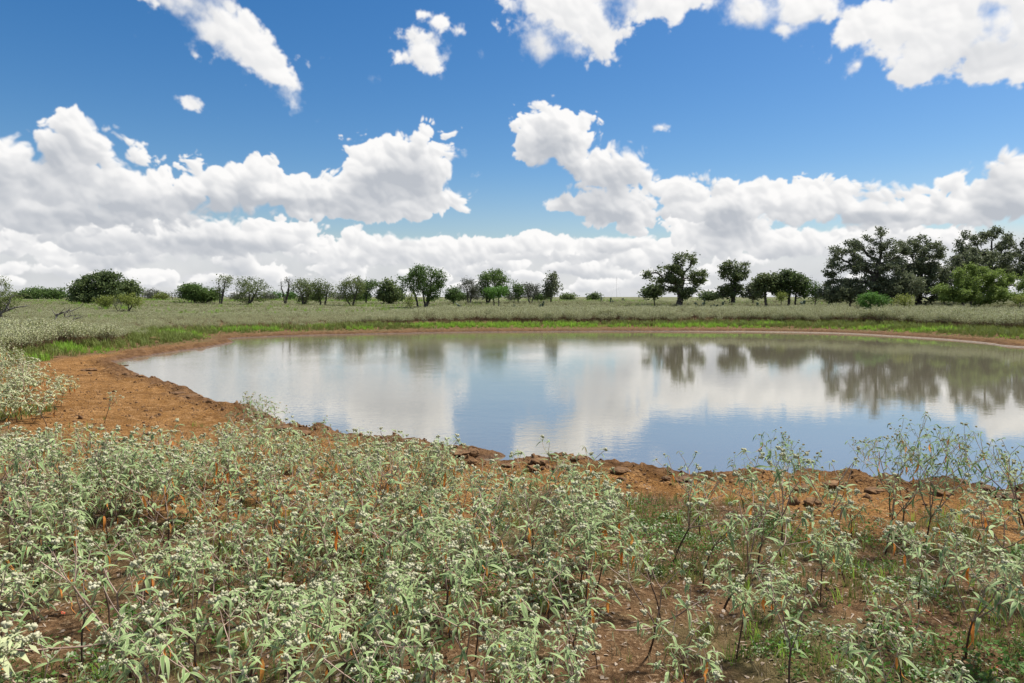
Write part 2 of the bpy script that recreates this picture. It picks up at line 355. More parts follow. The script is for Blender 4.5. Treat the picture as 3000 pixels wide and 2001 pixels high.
# ================================================================== the pond outline and the lie of the land
SHORE_PX = [(3000, 1446), (2884, 1443), (2680, 1436), (2501, 1424), (2361, 1414), (2169, 1404), (2042, 1400), (1914, 1388), (1786, 1373), (1697, 1360), (1600, 1366), (1500, 1364), (1404, 1352),
            (1425, 1342), (1440, 1334), (1400, 1325), (1340, 1320), (1250, 1315), (1200, 1308), (1110, 1294), (1010, 1279), (930, 1272), (880, 1264), (830, 1255), (800, 1235), (753, 1212), (663, 1194), (600, 1168), (510, 1136), (447, 1113), (383, 1091), (334, 1072), (345, 1059), (421, 1044), (536, 1027),
            (638, 1012), (690, 1002), (672, 994), (714, 989), (893, 983), (1148, 977), (1404, 973), (1786, 971), (2169, 972), (2424, 976), (2680, 989), (2871, 1004), (3000, 1018)]
sh = [at_z(*p) for p in SHORE_PX] + [(28.5, 27), (30.5, 21), (27, 15.5), (19, 11.2), (11, 8.7)]
sh = np.array(sh)
def catmull(P, n=4):
    out = []
    for i in range(len(P)):
        p0, p1, p2, p3 = P[i - 1], P[i], P[(i + 1) % len(P)], P[(i + 2) % len(P)]
        for t in np.arange(n) / n:
            out.append(0.5 * (2 * p1 + (p2 - p0) * t + (2 * p0 - 5 * p1 + 4 * p2 - p3) * t * t + (3 * p1 - p0 - 3 * p2 + p3) * t ** 3))
    return np.array(out)
SH = catmull(sh, 3)
def shore_dist(x, y):
    x = np.asarray(x, np.float32); y = np.asarray(y, np.float32); best = np.full(x.shape, 1e12, np.float32); ins = np.zeros(x.shape, bool)
    for a, b in zip(SH, np.roll(SH, -1, 0)):
        dx, dy = b - a; t = np.clip(((x - a[0]) * dx + (y - a[1]) * dy) / (dx * dx + dy * dy + 1e-9), 0, 1)
        best = np.minimum(best, (x - a[0] - t * dx) ** 2 + (y - a[1] - t * dy) ** 2)
        c = ((a[1] > y) != (b[1] > y)); ins ^= c & (x < dx * (y - a[1]) / (dy if abs(dy) > 1e-9 else 1e-9) + a[0])
    s = np.sqrt(best); s = np.where(ins, -s, s)
    r = np.hypot(x, y)
    return s + 0.16 * fbm(x * 1.3, y * 1.3, 4, 0.55, 3) * np.clip(1.5 - np.abs(s), 0.2, 1) + np.where(r > 20, 0.35 * fbm(x * .22, y * .22, 3, .5, 4), 0)
PS = [-60, -6, -1.5, -0.3, 0, 0.10, 0.35, 1.2, 3, 6, 10, 16, 30, 50, 100, 300, 9000]
PZ = [-1.2, -0.9, -0.35, -0.09, 0, 0.055, 0.11, 0.18, 0.28, 0.42, 0.53, 0.74, 1.30, 1.70, 1.98, 2.08, 2.08]
def clay_amount(x, y, s):
    w = 0.65 + 0.7 * fbm(x * .15, y * .15, 3, .5, 21) + 5.2 * np.exp(-((x + 10.5) / 5.5) ** 2 - ((y - 16.5) / 7) ** 2) - 0.7 * sstep(x, -2, 6) * sstep(y, 25, 35) + 2.2 * sstep(x, 8, 20) * sstep(y, 40, 28) * sstep(y, 14, 22)
    near = sstep(y, 13.5, 10.5); w = w * (1 - near) + near * (2.2 + 2.0 * sstep(-x, -1.5, 2.0))
    return sstep(w - s + 1.5 * fbm(x * .8, y * .8, 4, .55, 22) * (0.3 + near), -0.5, 0.7)
def terr(x, y, fine=True):
    x = np.asarray(x, np.float32); y = np.asarray(y, np.float32); s = shore_dist(x, y); z = np.interp(s, PS, PZ).astype(np.float32)
    far = sstep(s, 8, 30); z = z + far * 0.16 * fbm(x * .045, y * .045, 3, .5, 31) + sstep(s, .8, 3) * 0.03 * fbm(x * .5, y * .5, 3, .5, 32)
    # low mound at the far right bank and the swell on the left
    z = z + 0.35 * np.exp(-((x - 42) / 16) ** 2 - ((y - 56) / 9) ** 2)
    if fine:
        r = np.hypot(x, y); nr = sstep(r, 45, 25); cl = clay_amount(x, y, s)
        lump = np.abs(fbm(x * 1.9, y * 1.9, 4, .55, 33)); f2 = np.abs(fbm(x * 6.0, y * 6.0, 3, .55, 34))
        edge = np.exp(-((s - 0.35) / 0.55) ** 2)
        z = z + nr * (0.25 + 0.75 * cl) * (s > -1.2) * ((0.10 * lump + 0.05 * f2) * (0.45 + 1.2 * edge) - 0.012)
        z = z + nr * edge * 0.11 * sstep(fbm(x * 1.1, y * 1.1, 3, .5, 35), -0.05, 0.35)
    return z, s
th = np.concatenate([np.linspace(-46, 46, 420), np.linspace(46, 314, 70)[1:-1]]); th = np.radians(th)
rr = np.concatenate([[0.01, .5, 1.0, 1.5], np.geomspace(1.9, 26, 520), np.geomspace(26, 140, 110)[1:], np.geomspace(140, 9000, 45)[1:]])
TH, RR = np.meshgrid(th, rr); GX, GY = RR * np.sin(TH), RR * np.cos(TH)
GZ, GS = terr(GX, GY)
na, nrr = len(th), len(rr)
ii_, jj_ = np.meshgrid(np.arange(nrr - 1), np.arange(na), indexing='ij'); j2 = (jj_ + 1) % na
GF = np.stack([ii_ * na + jj_, ii_ * na + j2, (ii_ + 1) * na + j2, (ii_ + 1) * na + jj_], -1).reshape(-1, 4)[:, ::-1]
GC = clay_amount(GX, GY, GS)
m, N, out = material('ground_soil'); M['ground'] = m
geo = N.n('ShaderNodeNewGeometry'); pos = geo.outputs['Position']
sA = N.n('ShaderNodeAttribute', attribute_name='shore').outputs['Fac']; cA = N.n('ShaderNodeAttribute', attribute_name='clay').outputs['Fac']; sep = N.n('ShaderNodeSeparateXYZ'); N.put(sep.inputs[0], pos)
n_big = N.noise(pos, 0.9, 5, 0.6); n_med = N.noise(pos, 5.0, 6, 0.62); n_fine = N.noise(pos, 38.0, 5, 0.65); cells = N.voro(pos, 9.0, 2.0, 0.6)
clay = N.mix(N.mr(n_big, 0.3, 0.7), (0.180, 0.090, 0.028), (0.33, 0.172, 0.058)); clay = N.mix(N.mr(n_med, 0.42, 0.72), clay, (0.42, 0.245, 0.108)); clay = N.mix(N.mr(n_fine, 0.56, 0.40), clay, (0.105, 0.05, 0.02))
pink = N.mix(N.mr(n_med, 0.3, 0.7), (0.100, 0.062, 0.027), (0.18, 0.112, 0.050)); clay = N.mix(N.math('MULTIPLY', N.mr(sep.outputs[1], 24, 36), 0.85), clay, pink)
dirt = N.mix(N.mr(n_med, 0.3, 0.7), (0.085, 0.049, 0.025), (0.185, 0.108, 0.055)); dirt = N.mix(N.mr(n_fine, 0.52, 0.70), dirt, (0.36, 0.245, 0.145)); dirt = N.mix(N.mr(n_fine, 0.45, 0.28), dirt, (0.05, 0.032, 0.022))
dirt = N.mix(N.math('MULTIPLY', N.mr(n_big, 0.46, 0.66), 0.55), dirt, (0.10, 0.105, 0.045))
fieldc = N.mix(N.mr(n_big, 0.35, 0.65), (0.105, 0.110, 0.055), (0.17, 0.175, 0.10)); dirt = N.mix(N.mr(sA, 9.0, 18.0), dirt, fieldc)
c = N.mix(cA, dirt, clay)
wet = N.math('MULTIPLY', N.math('MAXIMUM', N.mr(sep.outputs[2], 0.10, 0.015), N.mr(N.math('ADD', sA, N.math('MULTIPLY', n_big, 0.8)), 1.45, 0.60)), 0.85); c = N.mix(wet, c, N.mix(N.mr(n_med, 0.35, 0.65), (0.070, 0.038, 0.020), (0.15, 0.085, 0.045)))
# pale dried rim left by the falling water on the far right bank
rim = N.math('MULTIPLY', N.math('MULTIPLY', N.mr(sep.outputs[2], 0.012, 0.022), N.mr(sep.outputs[2], 0.042, 0.032)), N.math('MULTIPLY', N.mr(sep.outputs[0], 8, 18), N.mr(sep.outputs[1], 16, 24)))
c = N.mix(rim, c, (0.36, 0.29, 0.21))
h = N.math('ADD', N.math('MULTIPLY', n_fine, 0.5), N.math('ADD', N.math('MULTIPLY', n_med, 0.8), N.math('MULTIPLY', cells, 0.5)))
N.t.links.new(bsdf(N, c, N.mr(sep.outputs[2], 0.015, 0.08, 0.35, 0.95), N.mr(sep.outputs[2], 0.02, 0.06, 0.12, 0.03), bump(N, h, 1.0, 0.08)), out.inputs[0])
gme = mk_mesh('ground', [(np.stack([GX, GY, GZ], -1).reshape(-1, 3), GF, 0)], [M['ground']], True, {'shore': GS.ravel(), 'clay': GC.ravel()})
tag(obj('ground', gme), 'orange clay bank and brown soil running back to the flat field', kind='structure')

# ------------------------------------------------------------------ water
m, N, out = material('pond_water'); M['water'] = m
geo = N.n('ShaderNodeNewGeometry'); pos = geo.outputs['Position']
w1 = N.vec('MULTIPLY', pos, (1.0, 1.9, 1.0))
rip = N.noise(w1, 3.2, 4, 0.55, 0.4); swell = N.noise(N.vec('ADD', w1, (9, 4, 0)), 0.9, 2, 0.5); fine_ = N.noise(w1, 11.0, 2, 0.5)
sepw = N.n('ShaderNodeSeparateXYZ'); N.put(sepw.inputs[0], pos)
calm = N.math('MULTIPLY', N.mr(N.math('SUBTRACT', sepw.outputs[0], N.math('MULTIPLY', sepw.outputs[1], 0.12)), 6.0, -5.0, 0.30, 1.0), N.mr(N.noise(pos, 0.16, 2, 0.5), 0.35, 0.65, 0.55, 1.15))
hgt = N.math('MULTIPLY', N.math('ADD', N.math('ADD', rip, N.math('MULTIPLY', swell, 1.1)), N.math('MULTIPLY', fine_, 0.5)), calm)
nrm = bump(N, hgt, 1.0, 0.0025)
df = N.n('ShaderNodeBsdfDiffuse'); N.put(df.inputs[0], N.mix(N.noise(pos, 0.3, 2, 0.5), (0.165, 0.145, 0.100), (0.205, 0.185, 0.135))); gl = N.n('ShaderNodeBsdfGlossy'); gl.inputs['Roughness'].default_value = 0.02; gl.inputs['Color'].default_value = (0.98, 0.98, 0.96, 1); N.put(gl.inputs['Normal'], nrm)
fr = N.n('ShaderNodeFresnel'); fr.inputs[0].default_value = 1.45; N.put(fr.inputs['Normal'], nrm)
mx = N.n('ShaderNodeMixShader'); N.put(mx.inputs[0], N.math('MULTIPLY_ADD', fr.outputs[0], 0.55, 0.39)); N.t.links.new(df.outputs[0], mx.inputs[1]); N.t.links.new(gl.outputs[0], mx.inputs[2]); N.t.links.new(mx.outputs[0], out.inputs[0])
wx = np.linspace(-18, 34, 27); wy = np.linspace(5, 54, 26); WX, WY = np.meshgrid(wx, wy); nw = len(wx)
i_, j_ = np.meshgrid(np.arange(len(wy) - 1), np.arange(nw - 1), indexing='ij')
wme = mk_mesh('pond_water', [(np.stack([WX, WY, 0 * WX], -1).reshape(-1, 3), np.stack([i_ * nw + j_, i_ * nw + j_ + 1, (i_ + 1) * nw + j_ + 1, (i_ + 1) * nw + j_], -1).reshape(-1, 4), 0)], [M['water']], True)
tag(obj('water', wme), 'still muddy pond reflecting clouds', kind='structure')

# ================================================================== trees
def grow(attr, roots, step, rng, jitter=0.25, up=0.08, iters=120, kill=1.7):
    """branches that grow towards scattered points of the crown (space colonisation); roots: list of polylines"""
    P, par = [], []
    for pl in roots:
        last = -1
        for k, q in enumerate(pl): P.append(np.array(q, float)); par.append(last); last = len(P) - 1
    P = list(P); A = np.asarray(attr, float).copy(); PA = np.array(P)
    d2 = ((A[:, None] - PA[None]) ** 2).sum(-1); near = d2.argmin(1); nd = d2.min(1); ch = np.zeros(6000, int)
    for it in range(iters):
        if len(A) == 0 or len(P) > 3500: break
        u = np.unique(near); new = []
        for k in u:
            if ch[k] >= 5: continue
            v = norm(A[near == k] - P[k]).sum(0); L = np.linalg.norm(v)
            v = v / L if L > 0.2 else rng.normal(size=3)
            v = v + rng.normal(size=3) * jitter + np.array([0, 0, up]); v /= np.linalg.norm(v)
            new.append((P[k] + v * step, k)); ch[k] += 1
        if not new: break
        base = len(P); Q = np.array([n_[0] for n_ in new])
        P += [n_[0] for n_ in new]; par += [n_[1] for n_ in new]
        dq = ((A[:, None] - Q[None]) ** 2).sum(-1); mi = dq.argmin(1); md = dq[np.arange(len(A)), mi]; b_ = md < nd; near = np.where(b_, base + mi, near); nd = np.where(b_, md, nd)
        keep = nd > (kill * step) ** 2; A, near, nd = A[keep], near[keep], nd[keep]
    return np.array(P), np.array(par)
def radii(P, par, r_tip, r_base, e=2.2):
    n = len(P); acc = np.zeros(n)
    for i in range(n - 1, -1, -1):
        if acc[i] == 0: acc[i] = r_tip ** e
        if par[i] >= 0: acc[par[i]] += acc[i]
    r = acc ** (1 / e); return r_tip + (r - r_tip) * (r_base - r_tip) / max(r.max() - r_tip, 1e-6)
STYLE = {  # leaf material, bark material, leaf half length, spread of leaves round a twig, attractor count, gaps
    'oak': ('oak_leaf', 'bark', 0.115, 0.20, 520, 0.62, 0.6), 'oakd': ('oak_dull', 'bark', 0.110, 0.20, 700, 0.45, 0.6), 'ebony': ('ebony_leaf', 'bark', 0.120, 0.24, 380, 0.22, 0.3),
    'mesq': ('mesq_leaf', 'bark', 0.072, 0.20, 420, 0.35, 0.1), 'green': ('green_leaf', 'bark', 0.085, 0.20, 400, 0.30, 0.2), 'bright': ('bright_leaf', 'bark', 0.080, 0.17, 130, 0.1, 0.2),
    'yellow': ('yellow_leaf', 'bark', 0.065, 0.16, 120, 0.1, 0.2), 'huis': ('huis_leaf', 'bark_grey', 0.095, 0.22, 520, 0.2, 0.5), 'grey': ('grey_leaf', 'bark_grey', 0.060, 0.16, 380, 0.35, 0.1), 'dead': ('grey_leaf', 'bark', 0.05, 0.1, 150, 0.3, 0.1)}
def tree(name, label, cat, style, D, trunks, lobes, leaves, rb, seed, group=None, step=None):
    rng = np.random.default_rng(seed); lm, bk, ls, spread, na_, gap, flat = STYLE[style]
    bx = at_y(trunks[0][0], 880, D)[0]; gz_ = float(terr(np.array([bx]), np.array([float(D)]), False)[0][0]); base = np.array([bx, D, gz_])
    L = []
    for q in lobes:
        c = at_y(q[0], q[1], D); c[1] += rng.normal() * 0.1 * q[2] * D / FPX
        L.append((c - base, q[2] * D / FPX * 1.10, q[3] * D / FPX * 1.12))
    if style in ('mesq', 'green', 'grey'):
        zt = max(l[0][2] + l[2] for l in L); wd = max(abs(l[0][0]) + l[1] for l in L); L.append((np.array([0.0, 0, 0.36 * zt]), 0.42 * wd, 0.20 * zt))
    vol = np.array([l[1] * l[1] * l[2] for l in L]); pr = vol ** 0.7 / (vol ** 0.7).sum(); att = []
    for k in rng.choice(len(L), na_, p=pr):
        c, rx, rz = L[k]; v = norm(rng.normal(size=3)) * rng.random() ** 0.42; att.append(c + v * np.array([rx, rx * 0.85, rz]))
    att = np.array(att); att = att[att[:, 2] > 0.15]
    size = max(att[:, 0].max() - att[:, 0].min(), att[:, 2].max()); st = step or size / 27
    roots = []
    for tr in trunks:
        b0 = at_y(tr[0], 880, D) - base; b0[2] = -0.08; b0[1] = rng.normal() * 0.12 * (len(trunks) > 1); t1 = at_y(tr[1], tr[2], D) - base; t1[1] = rng.normal() * 0.25; n_ = max(3, int(np.linalg.norm(t1 - b0) / st))
        pl = [b0 + (t1 - b0) * k / n_ + (rng.normal(size=3) * st * 0.22 if 0 < k < n_ else 0) for k in range(n_ + 1)]
        roots.append(pl)
    P, par = grow(att, roots, st, rng)
    r = radii(P, par, 0.009 * D / 70, rb, 1.95); rt = np.zeros(len(P), int)
    for i in range(len(P)): rt[i] = i if par[i] < 0 else rt[par[i]]
    root = empty(name, base); tag(root, label, cat, group)
    for q in np.unique(rt):
        e = np.where((par >= 0) & (rt == q))[0]; thick = r[e] > 0.05 * D / 70; parts = []
        for sel, k in ((e[thick], 7), (e[~thick], 3)):
            if len(sel): V, F = tubes(P[par[sel]], P[sel], np.minimum(r[par[sel]], r[sel] * 1.35), r[sel], k); parts.append((V, F, 0))
        obj('trunk', mk_mesh(name + '_trunk', parts, [M[bk]], True), root)
    if leaves:
        leaves = int(leaves * {'mesq': 2.1, 'green': 1.7, 'oak': 1.3, 'oakd': 1.5, 'huis': 2.3}.get(style, 1.25))
        twig = np.where((r < 0.035 * D / 70))[0]
        q = P[twig]; dn = vnoise(q[:, 0] * 0.9 + seed, q[:, 2] * 0.9 + q[:, 1] * .7, seed) ; w = np.clip(0.55 + dn * 2.0 * gap, 0.04, 1) * (q[:, 2] > 0.1); w /= w.sum()
        pick = q[rng.choice(len(twig), leaves, p=w)] + rng.normal(size=(leaves, 3)) * spread * D / 70 * np.array([1, 1, 0.75]); pick[:, 2] = np.maximum(pick[:, 2], 0.05)
        sz = ls * D / 70 * rng.uniform(0.6, 1.35, leaves); V, F = leaf_cards(pick, sz, sz * 0.55, rng, flat)
        obj('crown', mk_mesh(name + '_crown', [(V, F, 0)], [M[lm]]), root)
    return root
TREES = [
 # name, label, category, style, distance, trunks (foot x, top x, top y), crown lobes (x, y, rx, ry), leaves, trunk radius
 ('mesquite_tree', 'airy yellow-green mesquite cut off by the left edge of the picture', 'tree', 'mesq', 47, [(8, 5, 880), (-20, -30, 870)], [(15, 872, 55, 26), (60, 872, 36, 20), (-40, 850, 60, 40), (8, 825, 14, 16)], 2600, .10),
 ('brush', 'low green thicket on the skyline just right of the left edge', 'shrub', 'green', 112, [(95, 95, 868), (70, 72, 868)], [(95, 862, 32, 16), (60, 868, 24, 12)], 1500, .08),
 ('brush', 'long low pale green thicket left of the big dark round tree', 'shrub', 'green', 108, [(150, 150, 866), (115, 113, 866)], [(150, 860, 46, 15), (110, 856, 30, 13), (190, 868, 20, 8)], 1900, .08),
 ('ebony_tree', 'big dark dense tree with ragged crown on the left skyline', 'tree', 'ebony', 74, [(250, 262, 868), (285, 290, 860), (235, 228, 872)], [(300, 818, 44, 24), (262, 850, 52, 28), (320, 848, 40, 36), (222, 868, 24, 20), (245, 826, 26, 10), (285, 872, 60, 18), (215, 845, 12, 8)], 8200, .17),
 ('ebony_tree', 'smaller dark tree touching the right side of the big dark tree', 'tree', 'ebony', 77, [(375, 372, 862)], [(372, 842, 30, 20), (395, 856, 16, 18), (360, 866, 26, 14)], 3000, .11),
 ('yellow_green_bush', 'round yellow-green bush in front of the big dark tree', 'bush', 'yellow', 60, [(308, 308, 892), (312, 318, 890)], [(307, 883, 28, 16), (320, 878, 16, 12)], 1300, .05),
 ('yellow_green_tree', 'small yellow-green tree with forked bare stems before the dark trees', 'tree', 'yellow', 57, [(377, 372, 892), (378, 392, 890)], [(358, 874, 16, 11), (392, 880, 30, 18), (372, 872, 24, 12), (408, 876, 14, 11)], 1700, .05),
 ('sapling', 'thin bare sapling leaning between the two yellow-green bushes', 'sapling', 'dead', 56, [(345, 336, 890), (345, 355, 893)], [(340, 885, 13, 12), (352, 890, 8, 8)], 90, .03),
 ('brush', 'grey-green brush on the skyline right of the dark trees', 'shrub', 'grey', 110, [(440, 440, 866)], [(438, 861, 26, 14), (425, 868, 12, 8)], 1200, .07),
 ('brush', 'rounded yellow-green brush on the skyline, first of its row', 'shrub', 'yellow', 105, [(475, 475, 872)], [(474, 866, 22, 10)], 900, .06),
 ('dead_brush', 'bare grey brush beside the rounded yellow-green brush', 'shrub', 'dead', 106, [(505, 503, 870), (510, 512, 868)], [(506, 865, 13, 10)], 60, .05),
 ('mesquite_tree', 'dark green mesquite with leaning trunk, left of a twin pair', 'tree', 'green', 80, [(573, 565, 862)], [(560, 846, 30, 17), (535, 862, 16, 14), (578, 852, 16, 16), (575, 872, 20, 10)], 2800, .12),
 ('mesquite_tree', 'dark green mesquite with a low sideways limb, right of a twin pair', 'tree', 'green', 80, [(594, 604, 866), (596, 622, 878)], [(606, 858, 26, 16), (625, 868, 14, 10), (594, 868, 14, 12)], 2400, .12),
 ('snag', 'tall half-dead tree with bare forked trunks and a few leaves on top', 'tree', 'mesq', 78, [(645, 638, 828), (647, 652, 836), (649, 660, 830)], [(662, 820, 18, 13), (634, 825, 5, 12), (668, 838, 10, 9), (650, 808, 8, 4), (633, 845, 4, 12)], 420, .09),
 ('mesquite_tree', 'round see-through mesquite with spreading limbs right of the half-dead tree', 'tree', 'mesq', 77, [(727, 732, 868), (730, 750, 862)], [(738, 842, 50, 29), (722, 826, 30, 15), (770, 848, 26, 18), (700, 872, 18, 12), (762, 876, 22, 8)], 1500, .13),
 ('leafless_tree', 'crooked nearly leafless tree with curled top branches', 'tree', 'dead', 79, [(834, 830, 856), (835, 848, 845)], [(840, 825, 22, 14), (822, 840, 11, 14), (852, 840, 12, 18), (842, 815, 14, 5)], 260, .14),
 ('brush', 'low bright green brush behind the crooked leafless tree', 'shrub', 'bright', 100, [(810, 810, 870), (850, 850, 870)], [(812, 865, 20, 11), (852, 865, 22, 11)], 1000, .06),
 ('mesquite_tree', 'mesquite with open crown just right of the crooked leafless tree', 'tree', 'mesq', 77, [(889, 888, 866), (892, 905, 862)], [(888, 842, 32, 24), (908, 852, 14, 16), (870, 858, 14, 14), (886, 878, 22, 8)], 1350, .12),
 ('mesquite_tree', 'mesquite on two separate dark stems at mid skyline', 'tree', 'mesq', 76, [(940, 932, 858), (952, 960, 855)], [(938, 838, 24, 20), (963, 852, 22, 18), (925, 872, 18, 10), (978, 864, 10, 12)], 1200, .10),
 ('mesquite_tree', 'wide mesquite with V-shaped trunk at mid skyline', 'tree', 'mesq', 75, [(1026, 1008, 866), (1032, 1044, 862)], [(1035, 832, 34, 19), (1005, 846, 18, 17), (1052, 846, 18, 20), (1035, 868, 16, 12)], 1500, .12),
 ('mesquite_tree', 'slim mesquite behind the right side of the V-trunked one', 'tree', 'green', 84, [(1072, 1074, 852)], [(1086, 834, 24, 14), (1070, 846, 18, 14), (1100, 830, 12, 8)], 900, .10),
 ('juniper_bush', 'dark pointed evergreen bush in the middle of the tree row', 'bush', 'ebony', 84, [(1140, 1140, 855), (1125, 1122, 866)], [(1140, 842, 24, 20), (1118, 862, 20, 14), (1165, 862, 22, 16), (1135, 826, 10, 8), (1145, 868, 38, 10)], 2900, .10),
 ('mesquite_tree', 'largest mesquite of the middle row, with grey limbs showing', 'tree', 'green', 72, [(1245, 1240, 858), (1247, 1262, 845), (1226, 1215, 862)], [(1245, 800, 48, 22), (1205, 818, 36, 24), (1290, 822, 26, 26), (1240, 838, 60, 26), (1182, 845, 14, 22), (1275, 858, 36, 16), (1262, 784, 14, 7)], 4600, .17),
 ('yellow_green_bush', 'spindly yellow-green bush at the left foot of the largest mesquite', 'bush', 'yellow', 60, [(1203, 1202, 885)], [(1203, 870, 13, 12), (1195, 882, 12, 8), (1212, 882, 8, 9)], 480, .03),
 ('brush', 'small green brush right of the largest mesquite', 'shrub', 'green', 78, [(1328, 1328, 866)], [(1328, 858, 18, 16), (1318, 868, 14, 8)], 1000, .07),
 ('grey_tree', 'grey twiggy tree left of the bright green one', 'tree', 'grey', 80, [(1372, 1368, 852), (1376, 1384, 850)], [(1372, 838, 27, 22), (1362, 822, 12, 8), (1388, 858, 18, 16)], 2100, .12),
 ('green_tree', 'leafy green tree behind the low bright green bush', 'tree', 'green', 82, [(1425, 1432, 845), (1428, 1450, 842)], [(1440, 812, 36, 20), (1465, 828, 24, 24), (1412, 840, 20, 22), (1455, 795, 16, 7), (1480, 856, 16, 16)], 3200, .14),
 ('bright_green_bush', 'low bright green bush before the leafy green tree', 'bush', 'bright', 70, [(1462, 1460, 860), (1448, 1445, 862)], [(1452, 854, 30, 14), (1475, 850, 14, 12), (1435, 850, 14, 10)], 1700, .06),
 ('brush', 'small green brush at the left of the low brown-grey shrub', 'shrub', 'green', 82, [(1518, 1518, 862)], [(1518, 852, 16, 20), (1508, 834, 6, 6)], 700, .07),
 ('grey_shrub', 'low brown-grey shrub left of the slim upright tree', 'shrub', 'grey', 83, [(1552, 1548, 862), (1556, 1568, 860)], [(1555, 850, 32, 20), (1545, 836, 16, 8)], 1900, .09),
 ('slim_tree', 'slim upright dark tree standing alone near the picture centre', 'tree', 'oakd', 83, [(1614, 1616, 815)], [(1618, 845, 24, 22), (1616, 815, 17, 15), (1606, 858, 16, 14)], 1100, .09),
 ('brush', 'tiny dark bush on the bare skyline right of the slim tree', 'shrub', 'ebony', 108, [(1662, 1662, 872)], [(1664, 871, 20, 6)], 500, .05),
 ('brush', 'tiny dark bush on the bare skyline, second from the slim tree', 'shrub', 'ebony', 108, [(1738, 1738, 872)], [(1738, 871, 18, 6)], 450, .05),
 ('oak_tree', 'dark live oak with thick trunk standing alone right of centre', 'tree', 'oak', 74, [(1990, 1990, 835), (1990, 2000, 808)], [(2005, 762, 34, 22), (1990, 792, 40, 24), (1945, 788, 28, 14), (1912, 800, 26, 15), (2045, 812, 26, 28), (1950, 822, 40, 20), (2030, 850, 34, 15), (1888, 815, 10, 5), (2015, 745, 20, 8), (1985, 845, 50, 14)], 6000, .30),
 ('young_tree', 'small bushy tree under the left limb of the lone live oak', 'tree', 'ebony', 76, [(1918, 1916, 860)], [(1915, 852, 26, 18), (1895, 862, 16, 10)], 1300, .06),
 ('oak_tree', 'smaller live oak with narrow flat-topped crown right of the lone oak', 'tree', 'oak', 80, [(2147, 2145, 825), (2148, 2155, 812)], [(2120, 782, 22, 14), (2165, 782, 28, 14), (2150, 806, 36, 18), (2178, 800, 18, 18), (2140, 852, 40, 20), (2110, 866, 20, 10)], 4300, .22),
 ('shrub', 'dark low shrub joining the two oaks right of centre', 'shrub', 'oakd', 80, [(2205, 2205, 866)], [(2205, 852, 20, 22), (2190, 866, 18, 10)], 1400, .07),
 ('oak_tree', 'round low oak with short trunk, left half of a paired clump', 'tree', 'oak', 70, [(2246, 2244, 858)], [(2245, 828, 34, 26), (2225, 848, 22, 22), (2265, 815, 22, 16)], 3600, .14),
 ('oak_tree', 'round low dark green oak, right half of a paired clump', 'tree', 'ebony', 70, [(2310, 2312, 855), (2330, 2334, 858)], [(2320, 828, 44, 26), (2300, 808, 26, 12), (2355, 845, 24, 24), (2290, 850, 30, 18)], 5200, .14),
 ('young_tree', 'pale thin young tree at the right end of the paired oak clump', 'tree', 'green', 68, [(2388, 2387, 862)], [(2386, 848, 16, 22), (2398, 868, 14, 10)], 650, .05),
 ('yellow_green_bush', 'dull olive bush in front of the paired oak clump', 'bush', 'yellow', 64, [(2288, 2288, 874)], [(2288, 868, 16, 12)], 500, .04),
 ('oak_tree', 'wide spreading dark oak with massive trunk on the right', 'tree', 'oakd', 62, [(2558, 2556, 800), (2560, 2575, 765)], [(2570, 690, 36, 20), (2540, 720, 60, 28), (2470, 732, 42, 24), (2490, 775, 60, 26), (2435, 790, 28, 30), (2610, 735, 50, 34), (2580, 785, 70, 36), (2460, 830, 50, 24), (2520, 838, 70, 26), (2425, 845, 22, 22), (2600, 840, 60, 30), (2480, 860, 50, 16)], 11500, .36),
 ('oak_tree', 'dark oak with jutting upper right limb beside the wide oak', 'tree', 'oakd', 64, [(2690, 2685, 800), (2692, 2705, 770)], [(2660, 715, 32, 22), (2710, 740, 50, 26), (2750, 718, 22, 22), (2680, 780, 64, 40), (2735, 800, 40, 30), (2680, 840, 60, 26), (2700, 700, 20, 10)], 8500, .26),
 ('oak_tree', 'tall dark oak at the far right behind the big green bush', 'tree', 'oakd', 66, [(2890, 2890, 800), (2893, 2910, 770), (3005, 3010, 790)], [(2840, 700, 44, 26), (2910, 685, 40, 26), (2960, 720, 60, 36), (2870, 745, 76, 30), (2950, 770, 70, 40), (3040, 720, 60, 50), (2820, 740, 30, 24), (2925, 664, 22, 8), (3080, 800, 70, 60)], 11000, .30),
 ('dark_thicket', 'dark bramble thicket between the oaks and the big green bush', 'shrub', 'oakd', 63, [(2770, 2770, 850), (2820, 2820, 850), (2720, 2720, 855)], [(2770, 800, 50, 44), (2740, 850, 60, 26), (2820, 800, 60, 40), (2700, 865, 50, 22), (2640, 858, 46, 26), (2580, 862, 50, 22), (2860, 760, 60, 40)], 8000, .09),
 ('dark_thicket', 'dark undergrowth left of the massive oak trunk', 'shrub', 'oakd', 61, [(2450, 2450, 862), (2490, 2490, 862)], [(2450, 858, 50, 22), (2500, 855, 50, 26), (2425, 868, 22, 14)], 3600, .07),
 ('dark_thicket', 'dark undergrowth right of the massive oak trunk behind the bright bush', 'shrub', 'oakd', 61, [(2610, 2610, 856), (2650, 2650, 852)], [(2610, 848, 46, 30), (2655, 838, 44, 38)], 4200, .07),
 ('dark_thicket', 'dark leafy mass above the huge domed bush', 'shrub', 'oakd', 68, [(2800, 2800, 800), (2850, 2850, 790)], [(2800, 780, 50, 40), (2860, 775, 60, 36), (2950, 790, 70, 40), (2790, 840, 60, 40)], 6000, .10),
